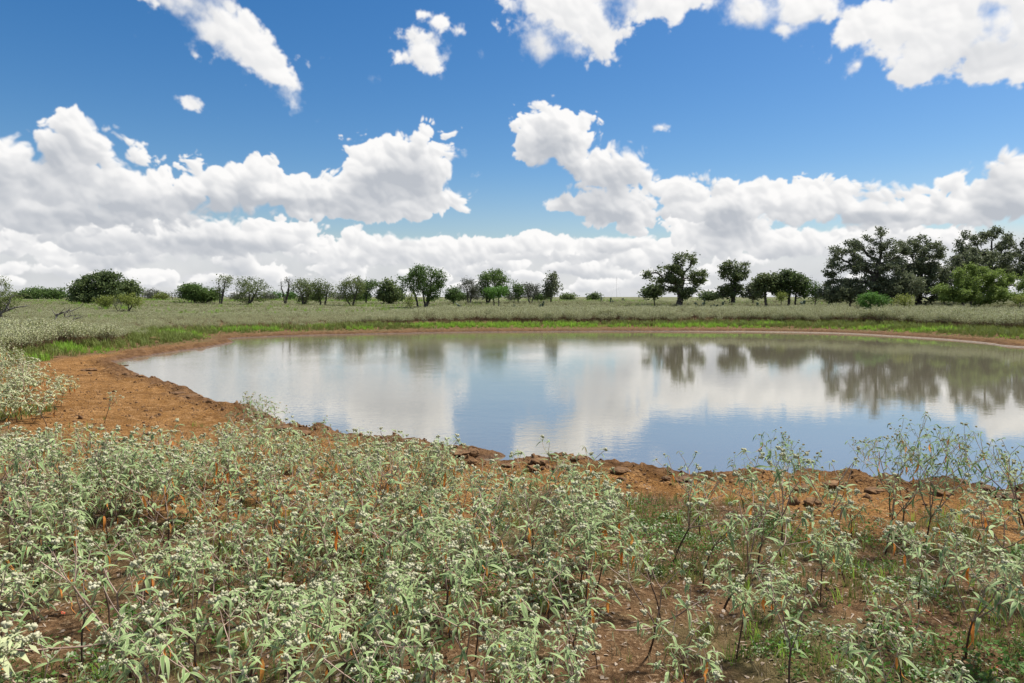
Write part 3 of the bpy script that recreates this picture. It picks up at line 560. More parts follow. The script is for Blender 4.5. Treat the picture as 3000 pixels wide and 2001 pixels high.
 ('green_bush', 'huge domed green bush with pale branches at the right edge', 'bush', 'huis', 55, [(2835, 2800, 868), (2840, 2850, 855), (2845, 2890, 862)], [(2855, 815, 76, 40), (2800, 840, 56, 34), (2910, 830, 66, 46), (2860, 785, 40, 14), (2760, 855, 34, 22), (2950, 855, 56, 34), (2850, 868, 100, 22), (2780, 872, 60, 18), (2930, 872, 90, 22), (3020, 840, 50, 40)], 12500, .12),
 ('bright_green_bush', 'bright green rounded bush at the foot of the wide dark oak', 'bush', 'bright', 50, [(2550, 2552, 885), (2580, 2582, 885)], [(2550, 875, 32, 18), (2585, 880, 22, 16), (2525, 893, 16, 8), (2555, 862, 16, 8)], 2400, .05),
 ('yellow_green_bush', 'olive bush on a thin stem between bright green and huge bushes', 'bush', 'yellow', 50, [(2653, 2652, 890)], [(2645, 872, 28, 14), (2668, 880, 16, 14), (2625, 885, 16, 10)], 900, .035),
 ('yellow_green_bush', 'small vivid yellow-green bush at the right edge', 'bush', 'yellow', 47, [(2985, 2985, 888)], [(2982, 876, 16, 10), (3000, 872, 14, 10)], 420, .03),
 ('scrub', 'low green scrub seen under the half-dead tree on the skyline', 'shrub', 'green', 96, [(618, 618, 870), (630, 632, 869)], [(618, 867, 24, 9), (632, 869, 18, 7)], 800, .05),
 ('scrub', 'low grey scrub between half-dead tree and round mesquite', 'shrub', 'grey', 98, [(690, 690, 870), (702, 704, 869)], [(690, 867, 24, 9), (704, 869, 18, 7)], 800, .05),
 ('scrub', 'low grey scrub right of the round see-through mesquite', 'shrub', 'grey', 97, [(782, 782, 870), (794, 796, 869)], [(782, 867, 24, 9), (796, 869, 18, 7)], 800, .05),
 ('scrub', 'low green scrub between two open mesquites at mid skyline', 'shrub', 'green', 97, [(918, 918, 870), (930, 932, 869)], [(918, 867, 24, 9), (932, 869, 18, 7)], 800, .05),
 ('scrub', 'low grey scrub left of the V-trunked mesquite', 'shrub', 'grey', 98, [(990, 990, 870), (1002, 1004, 869)], [(990, 867, 24, 9), (1004, 869, 18, 7)], 800, .05),
 ('scrub', 'low green scrub under the slim mesquite', 'shrub', 'green', 96, [(1052, 1052, 870), (1064, 1066, 869)], [(1052, 867, 24, 9), (1066, 869, 18, 7)], 800, .05),
 ('scrub', 'low green scrub left of the grey twiggy tree', 'shrub', 'green', 95, [(1345, 1345, 870), (1357, 1359, 869)], [(1345, 867, 24, 9), (1359, 869, 18, 7)], 800, .05),
 ('scrub', 'low grey scrub between grey twiggy and leafy green trees', 'shrub', 'grey', 92, [(1400, 1400, 870), (1412, 1414, 869)], [(1400, 867, 24, 9), (1414, 869, 18, 7)], 800, .05),
 ('scrub', 'low grey scrub right of the leafy green tree', 'shrub', 'grey', 95, [(1495, 1495, 870), (1507, 1509, 869)], [(1495, 867, 24, 9), (1509, 869, 18, 7)], 800, .05),
 ('scrub', 'low green scrub left of the slim upright tree foot', 'shrub', 'green', 96, [(1585, 1585, 870), (1597, 1599, 869)], [(1585, 867, 24, 9), (1599, 869, 18, 7)], 800, .05),
 ('scrub', 'low dark scrub between the lone oak and smaller oak', 'shrub', 'ebony', 92, [(2075, 2075, 870), (2087, 2089, 869)], [(2075, 867, 24, 9), (2089, 869, 18, 7)], 800, .05),
 ('scrub', 'low green scrub behind the leaning mesquite', 'shrub', 'green', 100, [(560, 560, 870), (572, 574, 869)], [(560, 867, 24, 9), (574, 869, 18, 7)], 800, .05),
 ('brush', 'far grey-green brush behind the gap left of the wide oak', 'shrub', 'grey', 100, [(2400, 2400, 874)], [(2420, 872, 26, 8)], 600, .05)]
for k, t in enumerate(TREES):
    tree(*t, seed=100 + k)

# dead wood lying in the left field
def dead_branch(label, D, paths, seed, r0):
    rng = np.random.default_rng(seed); parts = []
    x0, y0 = paths[0][0]; o3 = at_y(x0, y0, D); o3[2] = float(terr(np.array([o3[0]]), np.array([float(D)]), False)[0][0])
    for kk, pl in enumerate(paths):
        q = np.array([at_y(a, b_, D + rng.normal() * 0.0) for a, b_ in pl]) - o3; q[:, 1] += np.linspace(0, rng.normal() * 0.5, len(q))
        q = np.concatenate([q[:1], *[[q[i] + (q[i + 1] - q[i]) * f + rng.normal(size=3) * 0.03 for f in (0.33, 0.66, 1.0)] for i in range(len(q) - 1)]])
        rr_ = np.linspace(r0 * (1 if kk == 0 else 0.7), r0 * 0.2, len(q)); V, F = tubes(q[:-1], q[1:], rr_[:-1], rr_[1:], 6); parts.append((V, F, 0))
        for _ in range(4):
            i = rng.integers(2, len(q)); e_ = q[i] + rng.normal(size=3) * 0.3 + np.array([0.15, 0, 0.2]); V, F = tubes(q[i], e_, [rr_[i] * .6], [rr_[i] * .15], 4); parts.append((V, F, 0))
    o = obj('fallen_branch', mk_mesh('fallen_branch', parts, [M['bark_grey']], True)); o.location = o3; tag(o, label, 'dead branch')
dead_branch('grey fallen limb under the mesquite at the left edge', 46, [[(-5, 922), (12, 912), (40, 902), (60, 898), (82, 896)], [(12, 912), (25, 890), (28, 878), (38, 868)], [(25, 905), (18, 895), (6, 888)]], 1, .09)
dead_branch('dark fallen branch with two arms lying in the left field', 43, [[(163, 937), (162, 922), (185, 914), (208, 908), (228, 892)], [(185, 936), (198, 920), (215, 908)], [(183, 937), (205, 926), (232, 922)], [(190, 934), (210, 934), (235, 926)]], 2, .07)
dead_branch('short dark stick lying right of the dark fallen branch', 41, [[(214, 938), (225, 934), (240, 931)]], 3, .05)
# thin mast far behind the field
o = at_y(1806, 875, 420); V, F = tubes(np.array([[0, 0, 0], [0, 0, 6.]]), np.array([[0, 0, 6.], [0, 0, 13.]]), [0.05, .04], [.04, .03], 6)
V2, F2 = tubes(np.array([[0, 0, 12.]] * 3), np.array([[3., 2, 0], [-3., 2, 0], [0, -3.5, 0]]), [.012] * 3, [.012] * 3, 3); V3, F3 = tubes(np.array([[-.5, 0, 11.], [-.4, 0, 12.]]), np.array([[.5, 0, 11.], [.4, 0, 12.]]), [.03] * 2, [.03] * 2, 4)
mo = obj('radio_mast', mk_mesh('radio_mast', [(V, F, 0), (V2, F2, 0), (V3, F3, 0)], [M['bark_grey']])); mo.location = (o[0], 420, 1.8); tag(mo, 'hair-thin guyed mast on the distant skyline near the picture centre', 'mast')

# prickly pears on the crest
def pear(px, D, n, label, seed):
    rng = np.random.default_rng(seed); x = at_y(px, 880, D)[0]; z = float(terr(np.array([x]), np.array([float(D)]), False)[0][0]); parts = []; pads = [(np.zeros(3), None)]
    V0, F0 = ICO2
    tips = [(np.array([rng.normal() * .11, rng.normal() * .11, -.05]), 0) for _ in range(max(4, n // 3))]
    for k in range(n):
        b_, lv = tips[rng.integers(len(tips))]; a = rng.uniform(0, 6.28); t = rng.normal() * 0.75; h_ = rng.uniform(.15, .22); w_ = h_ * .72
        up = np.array([math.sin(t) * math.cos(a), math.sin(t) * math.sin(a), math.cos(t)]); sd_ = norm(np.cross(up, rng.normal(size=3))); nn = np.cross(up, sd_); c = b_ + up * h_ * .9
        parts.append((c + V0[:, :1] * sd_ * w_ * (0.85 + .15 * V0[:, 2:3]) + V0[:, 1:2] * nn * .035 + V0[:, 2:3] * up * h_, F0, 0))
        if lv < 2: tips.append((b_ + up * h_ * 1.75, lv + 1))
    o = obj('prickly_pear', mk_mesh('prickly_pear', parts, [M['cactus']], True)); o.location = (x, D, z); tag(o, label, 'cactus', 'prickly pears on the crest of the field')
PEAR = 'dark prickly pear on the crest, '
for k, (px, D, n, w) in enumerate([(1442, 66, 12, 'below the low bright green bush'), (1504, 67, 18, 'below the low brown-grey shrub'), (1585, 68, 14, 'below the slim upright tree'), (1762, 88, 12, 'farthest left of the bare skyline row'), (1790, 82, 16, 'left of the lone oak, biggest of its row'), (1822, 92, 9, 'right end of the bare skyline row'),
     (2035, 70, 16, 'just right of the lone live oak trunk'), (2058, 72, 14, 'in the gap between the two live oaks'), (2085, 66, 18, 'left foot of the smaller live oak'), (2118, 66, 20, 'below the smaller live oak trunk'), (2225, 64, 14, 'below the left of the paired oaks'), (2355, 63, 18, 'below the right of the paired oaks'), (1345, 68, 9, 'below the grey twiggy tree')]):
    pear(px, D, n, PEAR + w, 300 + k)
print('trees', round(time.time() - T0, 1))

# ================================================================== croton plants
def leaf_mesh(name, arch, twist, mats, wid=0.092, seg=6):
    t = np.linspace(0, 1, seg + 1); V, E = [], []
    for a in t:
        w = wid * (math.sin(math.pi * min(a * 0.92 + 0.06, 1.0)) ** 0.8) * (1.15 - 0.3 * a) if a < 1 else 0.002
        z = -arch * a * a; x = a * (1 - 0.25 * arch * a); tw = twist * a; cy, sy = math.cos(tw), math.sin(tw)
        for s_, ed in ((-1, 1), (0, 0), (1, 1)): V.append((x, s_ * w * cy, z + (abs(s_) * w * 0.35) + s_ * w * sy)); E.append(ed)
    F = []
    for i in range(seg):
        b_ = i * 3; F += [(b_, b_ + 3, b_ + 4, b_ + 1), (b_ + 1, b_ + 4, b_ + 5, b_ + 2)]
    return np.array(V), np.array(F), np.array(E)
LEAVES = [leaf_mesh('', a, t, None) for a, t in ((0.40, 0.1), (0.65, -0.2), (0.95, 0.25), (0.5, 0.5))]
def mesh_leaf(name, L, mat): return mk_mesh(name, [(L[0], L[1], 0)], [mat], True, {'edge': L[2]})
rngh = np.random.default_rng(3)
def head_geo(n, seed):
    r_ = np.random.default_rng(seed); V0, F0 = ICO1; parts = []
    for k in range(n):
        c = norm(r_.normal(size=3)) * r_.uniform(.25, .75) * np.array([1, 1, .75]); parts.append((V0 * r_.uniform(.26, .42) * (1 + .25 * r_.normal(size=(len(V0), 1))) + c, F0))
    V = np.concatenate([p[0] for p in parts]); F = np.concatenate([p[1] + i * len(V0) for i, p in enumerate(parts)]); return V, F
HEADS = [head_geo(9, 1), head_geo(7, 2), head_geo(11, 3)]
def rotm(x, zh):
    x = x / np.linalg.norm(x); y = np.cross(zh, x); y /= max(np.linalg.norm(y), 1e-6); z = np.cross(x, y); return np.stack([x, y, z], 1)
def croton(seed, H=0.72, forks=3, spread=0.62, leaf=0.086, levels=3, bare=0.42, n_with=4, lean=0.12, dens=1.0):
    rng = np.random.default_rng(seed); S = []; Lf = []; Hd = []; Wt = []
    def put_leaf(p, out, d, l, wither=False):
        if wither: x = np.array([out[0] * .5, out[1] * .5, -1.0]) + rng.normal(size=3) * .2
        else: x = out * 0.85 + d * 0.30 + np.array([0, 0, rng.normal() * .25 - 0.02])
        Rm = rotm(x, np.array([0, 0, 1.0]) + rng.normal(size=3) * .25 + out * (.6 if wither else 0)); (Wt if wither else Lf).append((p.copy(), Rm, l * rng.uniform(.75, 1.2), int(rng.integers(4))))
    def seg(p, d, length, r, lev, yng):
        n_ = 4; ang = rng.uniform(0, 6.28)
        for k in range(n_):
            d = d + rng.normal(size=3) * 0.09 + np.array([0, 0, 0.07 * (lev > 0)]); d = d / np.linalg.norm(d); q = p + d * length / n_; r2 = r * 0.95
            S.append((p, q, r, r2, yng + 0.04 * k))
            if lev >= 1:
                for _ in range(int(rng.random() < 0.72 * dens) + int(rng.random() < 0.06 * dens * lev)):
                    ang += 2.4; u = norm(np.cross(d, [0.3, 0.2, 1])); w = np.cross(d, u); out = math.cos(ang) * u + math.sin(ang) * w
                    put_leaf(q, out, d, leaf * (1.12 - 0.17 * lev) * (1.0 if lev < levels else .72))
            elif k >= 2 and n_with and rng.random() < .45:
                a = rng.uniform(0, 6.28); put_leaf(q, np.array([math.cos(a), math.sin(a), 0]), d, leaf * 1.05, True)
            p, r = q, r2
        if lev < levels:
            nf = 2 + int(rng.random() < (.65 if lev == 0 else .35)) if lev else forks; a0 = rng.uniform(0, 6.28)
            for k in range(nf):
                a = a0 + 6.283 * k / nf + rng.normal() * .3; u = norm(np.cross(d, [0.3, 0.2, 1])); w = np.cross(d, u); sp_ = spread * rng.uniform(.7, 1.25)
                dd = d * math.cos(sp_) + (math.cos(a) * u + math.sin(a) * w) * math.sin(sp_); seg(p, dd, length * rng.uniform(.55, .85) if lev else (H * (1 - bare)) * .5 * rng.uniform(.8, 1.15), r * .80, lev + 1, min(yng + .42, 1.0))
                if lev >= 1 and n_with and rng.random() < .04 * n_with: put_leaf(p, math.cos(a) * u + math.sin(a) * w, d, leaf, True)
            for k in range(2): a = rng.uniform(0, 6.28); put_leaf(p, np.array([math.cos(a), math.sin(a), 0]), d, leaf * 1.05)
            if lev >= 1 and rng.random() < .2: Hd.append((p + d * .01, rng.uniform(.012, .017), int(rng.integers(3)), rng.uniform(0, 6.28)))
        else:
            for k in range(int(rng.choice([0, 1, 1, 2]))): Hd.append((p + d * 0.012 + rng.normal(size=3) * .016, rng.uniform(.015, .024), int(rng.integers(3)), rng.uniform(0, 6.28)))
            for k in range(3):
                a = rng.uniform(0, 6.28); u = norm(np.cross(d, [0.3, 0.2, 1])); w = np.cross(d, u); put_leaf(p, math.cos(a) * u + math.sin(a) * w, d, leaf * .6)
    ln = rng.normal(size=2) * lean
    seg(np.array([0, 0, -0.02]), norm(np.array([ln[0], ln[1], 1.0])), H * bare, 0.0062 * (H / .72), 0, 0.02)
    if not Hd: Hd.append((S[-1][1], .016, 0, 0.0))
    return S, Lf, Hd, Wt
def stem_parts(S, k=5):
    p0 = np.array([s[0] for s in S]); p1 = np.array([s[1] for s in S]); r0 = np.array([s[2] for s in S]); r1 = np.array([s[3] for s in S]); V, F = tubes(p0, p1, r0, r1, k)
    return V, F, np.repeat(np.clip(np.array([s[4] for s in S]), 0, 1), 2 * k)
def leaf_join(Lf, simple=False):
    Vs, Fs, Es = [], [], []; off = 0
    for p, Rm, l, kd in Lf:
        if simple:
            V0 = np.array([[0, 0, 0], [.45, .14, -.05], [1, 0, -.35], [.45, -.14, -.05]]); F0 = np.array([[0, 1, 2, 3]]); E0 = np.zeros(4)
        else: V0, F0, E0 = LEAVES[kd]
        Vs.append(p + (V0 * l) @ Rm.T); Fs.append(F0 + off); Es.append(E0); off += len(V0)
    return np.concatenate(Vs), np.concatenate(Fs), np.concatenate(Es)
def head_join(Hd, simple=False):
    Vs, Fs = [], []; off = 0
    for p, r, kd, a in Hd:
        V0, F0 = HEADS[kd]; c_, s_ = math.cos(a), math.sin(a)
        Vs.append(p + r * (V0 @ np.array([[c_, -s_, 0], [s_, c_, 0], [0, 0, 1]]).T)); Fs.append(F0 + off); off += len(V0)
    return np.concatenate(Vs), np.concatenate(Fs)
NV = 14
VAR = [croton(500 + k, H=0.46 + 0.020 * k, forks=3 + (k % 3 == 0), spread=0.55 + .03 * (k % 5), levels=(2, 3, 2, 2, 3)[k % 5], bare=0.36 + .02 * (k % 6), n_with=(2, 5, 3, 1)[k % 4], dens=(1.0, .7, 1.2, .85)[k % 4] * (.3 if k % 7 == 5 else 1)) for k in range(NV)]
LM = [mesh_leaf('leaf', L, M['leaf']) for L in LEAVES]; WM = [mesh_leaf('withered_leaf', L, M['wither']) for L in LEAVES]
HM = [mk_mesh('flower_head', [(V, F, 0)], [M['head']]) for V, F in HEADS]
SM, FM, DM, XM = [], [], [], []
for S, Lf, Hd, Wt in VAR:
    V, F, Y = stem_parts(S); SM.append(mk_mesh('stem', [(V, F, 0)], [M['stem']], True, {'young': Y}))
    V, F, E = leaf_join(Lf); FM.append(mk_mesh('foliage', [(V, F, 0)], [M['leaf']], True, {'edge': E}))
    V, F = head_join(Hd); DM.append(mk_mesh('flower_heads', [(V, F, 0)], [M['head']]))
    if Wt: V, F, E = leaf_join(Wt); XM.append(mk_mesh('withered_leaves', [(V, F, 0)], [M['wither']], True))
    else: XM.append(None)
def m4(p, Rm, s):
    return Matrix([[Rm[0][0] * s, Rm[0][1] * s, Rm[0][2] * s, p[0]], [Rm[1][0] * s, Rm[1][1] * s, Rm[1][2] * s, p[1]], [Rm[2][0] * s, Rm[2][1] * s, Rm[2][2] * s, p[2]], [0, 0, 0, 1]])
def put_full(root, geo_, lm, hm, sm, wm=WM):
    S, Lf, Hd, Wt = geo_
    obj('stem', sm, root)
    for p, Rm, l, kd in Lf: obj('leaf', lm[kd], root).matrix_basis = m4(p, Rm, l)
    for p, Rm, l, kd in Wt: obj('withered_leaf', wm[kd], root).matrix_basis = m4(p, Rm, l)
    for p, r, kd, a in Hd: c_, s_ = math.cos(a), math.sin(a); obj('flower_head', hm[kd], root).matrix_basis = m4(p, [[c_, -s_, 0], [s_, c_, 0], [0, 0, 1]], r)
def put_joined(root, k):
    obj('stem', SM[k], root); tag(obj('foliage', FM[k], root), kind='stuff'); tag(obj('flower_heads', DM[k], root), kind='stuff')
    if XM[k]: tag(obj('withered_leaves', XM[k], root), kind='stuff')
def unproj(px, py):
    z = 0.35
    for _ in range(4): x, y = at_z(px, py, z); z = float(terr(np.array([x]), np.array([y]))[0][0])
    return x, y, z
def inpoly(x, y, poly):
    ins = np.zeros(x.shape, bool)
    for a, b_ in zip(poly, np.roll(poly, -1, 0)): ins ^= ((a[1] > y) != (b_[1] > y)) & (x < (b_[0] - a[0]) * (y - a[1]) / (b_[1] - a[1] + 1e-12) + a[0])
    return ins
FG_PX = [(-500, 1420), (0, 1410), (250, 1395), (420, 1390), (560, 1365), (700, 1350), (900, 1368), (1100, 1405), (1300, 1475), (1420, 1600), (1520, 1640), (1620, 1560), (1760, 1490), (1900, 1490), (2150, 1490), (2400, 1500), (3000, 1520), (3600, 1540)]
FG = np.array([unproj(*p)[:2] for p in FG_PX] + [(5.5, 1.2), (0, 1.2), (-5.5, 1.2)])
# the tall single plants first
specials = []
def special(px, py, H, label, seed, lm=None, **kw):
    x, y, z = unproj(px, py); g_ = croton(seed, H=H, **kw); dark = lm is not None
    V, F, Y = stem_parts(g_[0]); sm = mk_mesh('stem', [(V, F, 0)], [M['stem']], True, {'young': Y})
    root = empty('croton_plant', (x, y, z - .01)); tag(root, label, 'plant'); put_full(root, (g_[0], g_[1], [(p_, r_ * .62, k_, a_) for p_, r_, k_, a_ in g_[2]] if dark else g_[2], g_[3]), lm or LM, HD_ if dark else HM, sm); specials.append((x, y)); return root
LD = [mesh_leaf('leaf', L, M['leaf_dark']) for L in LEAVES]; HD_ = [mk_mesh('flower_head', [(V, F, 0)], [M['head_dark']]) for V, F in HEADS]
special(2712, 1600, 0.90, 'tallest croton, wide fan of green leaves against the water at right', 901, LD, forks=5, spread=0.62, levels=4, bare=.30, n_with=3, lean=.03, leaf=.080, dens=1.9)
special(2640, 1560, 0.80, 'tall croton just left of the tallest, dark leaves against the water', 902, LD, forks=4, spread=0.55, levels=4, bare=.32, n_with=2, lean=.03, leaf=.080, dens=1.9)
special(2290, 1520, 0.70, 'bushy green croton breaking the waterline left of the tallest one', 903, LD, forks=4, spread=0.55, levels=4, bare=.34, n_with=2, lean=.04, leaf=.078, dens=1.9)
special(2180, 1500, 0.55, 'short green croton at the left foot of the bushy waterline croton', 904, LD, forks=3, spread=0.6, levels=3, bare=.36, n_with=1, leaf=.078)
special(3010, 1610, 0.95, 'tall croton cut by the right edge in front of the water', 905, LD, forks=3, spread=0.5, levels=3, bare=.4, n_with=2, lean=.03, leaf=.082)
special(775, 1335, 0.78, 'dark green croton by the standing clod at the left shore', 906, LD, forks=4, spread=0.6, levels=4, bare=.25, n_with=1, lean=.04, leaf=.074)
special(980, 1420, 0.70, 'fresh green croton leaning over the shore left of the promontory', 907, LD, forks=3, spread=0.6, levels=3, bare=.35, n_with=1, lean=.1, leaf=.075)
special(305, 1240, 0.62, 'thin lone croton seedling standing on the bare orange clay', 908, None, forks=3, spread=0.6, levels=2, bare=.45, n_with=0, leaf=.06)
special(93, 1215, 0.95, 'leggy croton with bare brown stem at the edge of the left stand', 909, None, forks=4, spread=0.55, levels=3, bare=.45, n_with=0, leaf=.06)
# the stand in the foreground
cand = []
rngp = np.random.default_rng(11)
N_ = 34000; cx_ = rngp.uniform(-8.5, 8.5, N_); cy_ = rngp.uniform(1.9, 12.5, N_)
ok = inpoly(cx_, cy_, FG) & (np.abs(cx_) < cy_ * 0.80 + 0.5) & (np.hypot(cx_, cy_) > 2.25) & (shore_dist(cx_, cy_) > 0.35); cx_, cy_ = cx_[ok], cy_[ok]
clump = fbm(cx_ * .55, cy_ * .55, 3, .5, 44)
mind = np.where(cx_ > 0.13 * cy_ , 0.47, 0.228) * np.clip(1.06 - 1.15 * clump, .6, 2.2); mind = np.where((cx_ > 0.13 * cy_) & (cx_ < 0.5 * cy_) & (cy_ < 4.6), np.minimum(mind, .44), mind)
pts_ = []
gridp = {}
for x, y, md in zip(cx_, cy_, mind):
    gx_, gy_ = int(x // .5), int(y // .5); good = True
    for a in (-1, 0, 1):
        for b_ in (-1, 0, 1):
            for q in gridp.get((gx_ + a, gy_ + b_), ()):
                if (q[0] - x) ** 2 + (q[1] - y) ** 2 < md * md: good = False; break
            if not good: break
        if not good: break
    if good and all((x - a) ** 2 + (y - b_) ** 2 > .12 for a, b_ in specials): pts_.append((x, y)); gridp.setdefault((gx_, gy_), []).append((x, y))
pts_ = np.array(sorted(pts_, key=lambda q: math.hypot(*q)))
pz_, _ = terr(pts_[:, 0], pts_[:, 1]); prj = pts_[:, 0] / pts_[:, 1]
print('foreground plants', len(pts_))
def zone(x, y, tall, nw):
    u = x / y; d = 'front row' if y < 3.3 else ('front half' if y < 4.6 else ('back half' if y < 6.8 else 'back edge'))
    side = 'far left' if u < -0.5 else 'left' if u < -0.25 else 'left of centre' if u < -0.03 else 'right of centre' if u < 0.2 else 'right' if u < 0.5 else 'far right'
    h = 'tall' if tall > .60 else 'short' if tall < .46 else 'mid-height'
    w = 'with several orange leaves' if nw > 3 else 'with one or two orange leaves' if nw else 'without orange leaves'
    return '%s croton %s, %s of stand, %s' % (h, w, d, side)
NFULL, NIND = 70, 300
vis = (np.abs(prj) < .80); order = np.argsort(~vis, kind='stable')
for k, i in enumerate(order[:NIND]):
    x, y = pts_[i]; v = int(rngp.integers(NV)); root = empty('croton_plant', (x, y, pz_[i] - .01)); a = rngp.uniform(0, 6.28); sc = rngp.uniform(.72, 1.28) * (0.85 if y < 2.9 else 1)
    root.rotation_euler = (rngp.normal() * .06, rngp.normal() * .06, a); root.scale = (sc, sc, sc)
    zn = zone(x, y, sc * (0.46 + 0.020 * v), len(VAR[v][3])); tag(root, zn, 'plant', 'foreground stand: ' + zn)
    if k < NFULL: put_full(root, VAR[v], LM, HM, SM[v])
    else: put_joined(root, v)
print('leafs per plant', [(len(v[1]),len(v[2]),len(v[3])) for v in VAR]); print('crotons', round(time.time() - T0, 1), len(bpy.data.objects))

# ================================================================== scattered cover (countless): points with instances
def scatter(name, label, P3, protos, idx, scl, rot, link_kind='stuff'):
    me = bpy.data.meshes.new(name); me.vertices.add(len(P3)); me.vertices.foreach_set('co', np.asarray(P3, np.float32).ravel())
    a = me.attributes.new('idx', 'INT', 'POINT'); a.data.foreach_set('value', np.asarray(idx, np.int32))
    a = me.attributes.new('scl', 'FLOAT', 'POINT'); a.data.foreach_set('value', np.asarray(scl, np.float32))
    a = me.attributes.new('rot', 'FLOAT_VECTOR', 'POINT'); a.data.foreach_set('vector', np.asarray(rot, np.float32).ravel())
    o = obj(name, me); tag(o, label, kind=link_kind)
    col_ = bpy.data.collections.new(name + '_kinds')
    for k, pm in enumerate(protos):
        q = bpy.data.objects.new('%s_kind_%02d' % (name, k), pm); col_.objects.link(q)
    g = bpy.data.node_groups.new(name, 'GeometryNodeTree')
    g.interface.new_socket('Geometry', in_out='INPUT', socket_type='NodeSocketGeometry'); g.interface.new_socket('Geometry', in_out='OUTPUT', socket_type='NodeSocketGeometry')
    gi = g.nodes.new('NodeGroupInput'); go = g.nodes.new('NodeGroupOutput'); ip = g.nodes.new('GeometryNodeInstanceOnPoints'); cn = g.nodes.new('GeometryNodeCollectionInfo')
    cn.inputs['Collection'].default_value = col_; cn.inputs['Separate Children'].default_value = True; cn.inputs['Reset Children'].default_value = True
    def na(nm, dt): q = g.nodes.new('GeometryNodeInputNamedAttribute'); q.data_type = dt; q.inputs[0].default_value = nm; return q.outputs[0]
    ip.inputs['Pick Instance'].default_value = True
    lk = g.links.new; lk(gi.outputs[0], ip.inputs['Points']); lk(cn.outputs[0], ip.inputs['Instance']); lk(na('idx', 'INT'), ip.inputs['Instance Index']); lk(na('scl', 'FLOAT'), ip.inputs['Scale']); lk(na('rot', 'FLOAT_VECTOR'), ip.inputs['Rotation']); lk(ip.outputs[0], go.inputs[0])
    md = o.modifiers.new('scatter', 'NODES'); md.node_group = g; return o
def spread(n, x0, x1, y0, y1, seed, margin=3.0):
    r_ = np.random.default_rng(seed); x = r_.uniform(x0, x1, n); y = r_.uniform(y0, y1, n); k = np.abs(x) < y * 0.80 + margin; return x[k], y[k], r_
def rots(r_, n, tilt=.08): return np.stack([r_.normal(size=n) * tilt, r_.normal(size=n) * tilt, r_.uniform(0, 6.28, n)], 1)
# plants of the near stand beyond the nearest three hundred, and the left bank
def joined_proto(k, lod, mats=('stem', 'leaf', 'head', 'wither')):
    S, Lf, Hd, Wt = VAR[k]; ms = [M[q] for q in mats]; V, F, Y = stem_parts(S, 4 if lod < 2 else 3); parts = [(V, F, 0)]; E = [np.zeros(len(V))]; Yn = [Y]
    V, F, e_ = leaf_join(Lf, lod > 0); parts.append((V, F, 1)); E.append(e_); Yn.append(np.zeros(len(V)))
    V, F = head_join(Hd, lod > 0); parts.append((V, F, 2)); E.append(np.zeros(len(V))); Yn.append(np.zeros(len(V)))
    if Wt: V, F, e_ = leaf_join(Wt, lod > 0); parts.append((V, F, 3)); E.append(e_); Yn.append(np.zeros(len(V)))
    return mk_mesh('croton', parts, ms, False, {'edge': np.concatenate(E), 'young': np.concatenate(Yn)})
MIDP = [joined_proto(k, 1) for k in range(8)]
rest = order[NIND:]; xr, yr, zr = pts_[rest, 0], pts_[rest, 1], pz_[rest]; r_ = np.random.default_rng(70); n = len(rest)
scatter('croton_stand', 'back of the foreground croton stand, its plants merging along the clay', np.stack([xr, yr, zr - .01], 1), MIDP, r_.integers(8, size=n), r_.uniform(.75, 1.2, n), rots(r_, n))
# field crotons: a cheap plant of a pale leafy top over brown bare stems
def field_proto(seed, H, W_, nl, lm, nh, foot=True):
    r_ = np.random.default_rng(seed); st = []
    for _ in range(9): a = r_.uniform(0, 6.28); q = r_.uniform(.1, .5) * W_; st.append((np.array([math.cos(a) * q * .2, math.sin(a) * q * .2, 0]), np.array([math.cos(a) * q, math.sin(a) * q, H * r_.uniform(.6, .95)])))
    V, F = tubes(np.array([s[0] for s in st]), np.array([s[1] for s in st]), [.006] * 9, [.003] * 9, 3); parts = [(V, F, 1)]
    c = norm(r_.normal(size=(nl, 3))) * r_.random((nl, 1)) ** .4 * np.array([W_ * .55, W_ * .55, H * .30]) + np.array([0, 0, H * .70]); V, F = leaf_cards(c, r_.uniform(.028, .05, nl), r_.uniform(.009, .016, nl), r_, .5); parts.append((V, F, 0))
    nb = nl // 3 if foot else nl // 10
    c = r_.normal(size=(nb, 3)) * np.array([W_ * .25, W_ * .25, H * .12]) + np.array([0, 0, H * .30]); V, F = leaf_cards(c, r_.uniform(.02, .045, nb), r_.uniform(.006, .012, nb), r_, 0); parts.append((V, F, 1))
    c = norm(r_.normal(size=(nh, 3))); c[:, 2] = np.abs(c[:, 2]); c = c * np.array([W_ * .56, W_ * .56, H * .30]) + np.array([0, 0, H * .73]); V, F = leaf_cards(c, [.014] * nh, [.012] * nh, r_, .6); parts.append((V, F, 2))
    return mk_mesh('field_croton', parts, [M[lm], M['field_brown'], M['head']])
MIDF = [joined_proto(k, 1) for k in (1, 3, 4, 6, 8, 11)]
FP = [field_proto(60 + k, .82 + .05 * (k % 3), .62, 150, 'field_leaf', 30) for k in range(5)] + [field_proto(80 + k, .5, .6, 110, 'field_dull', 14) for k in range(3)]
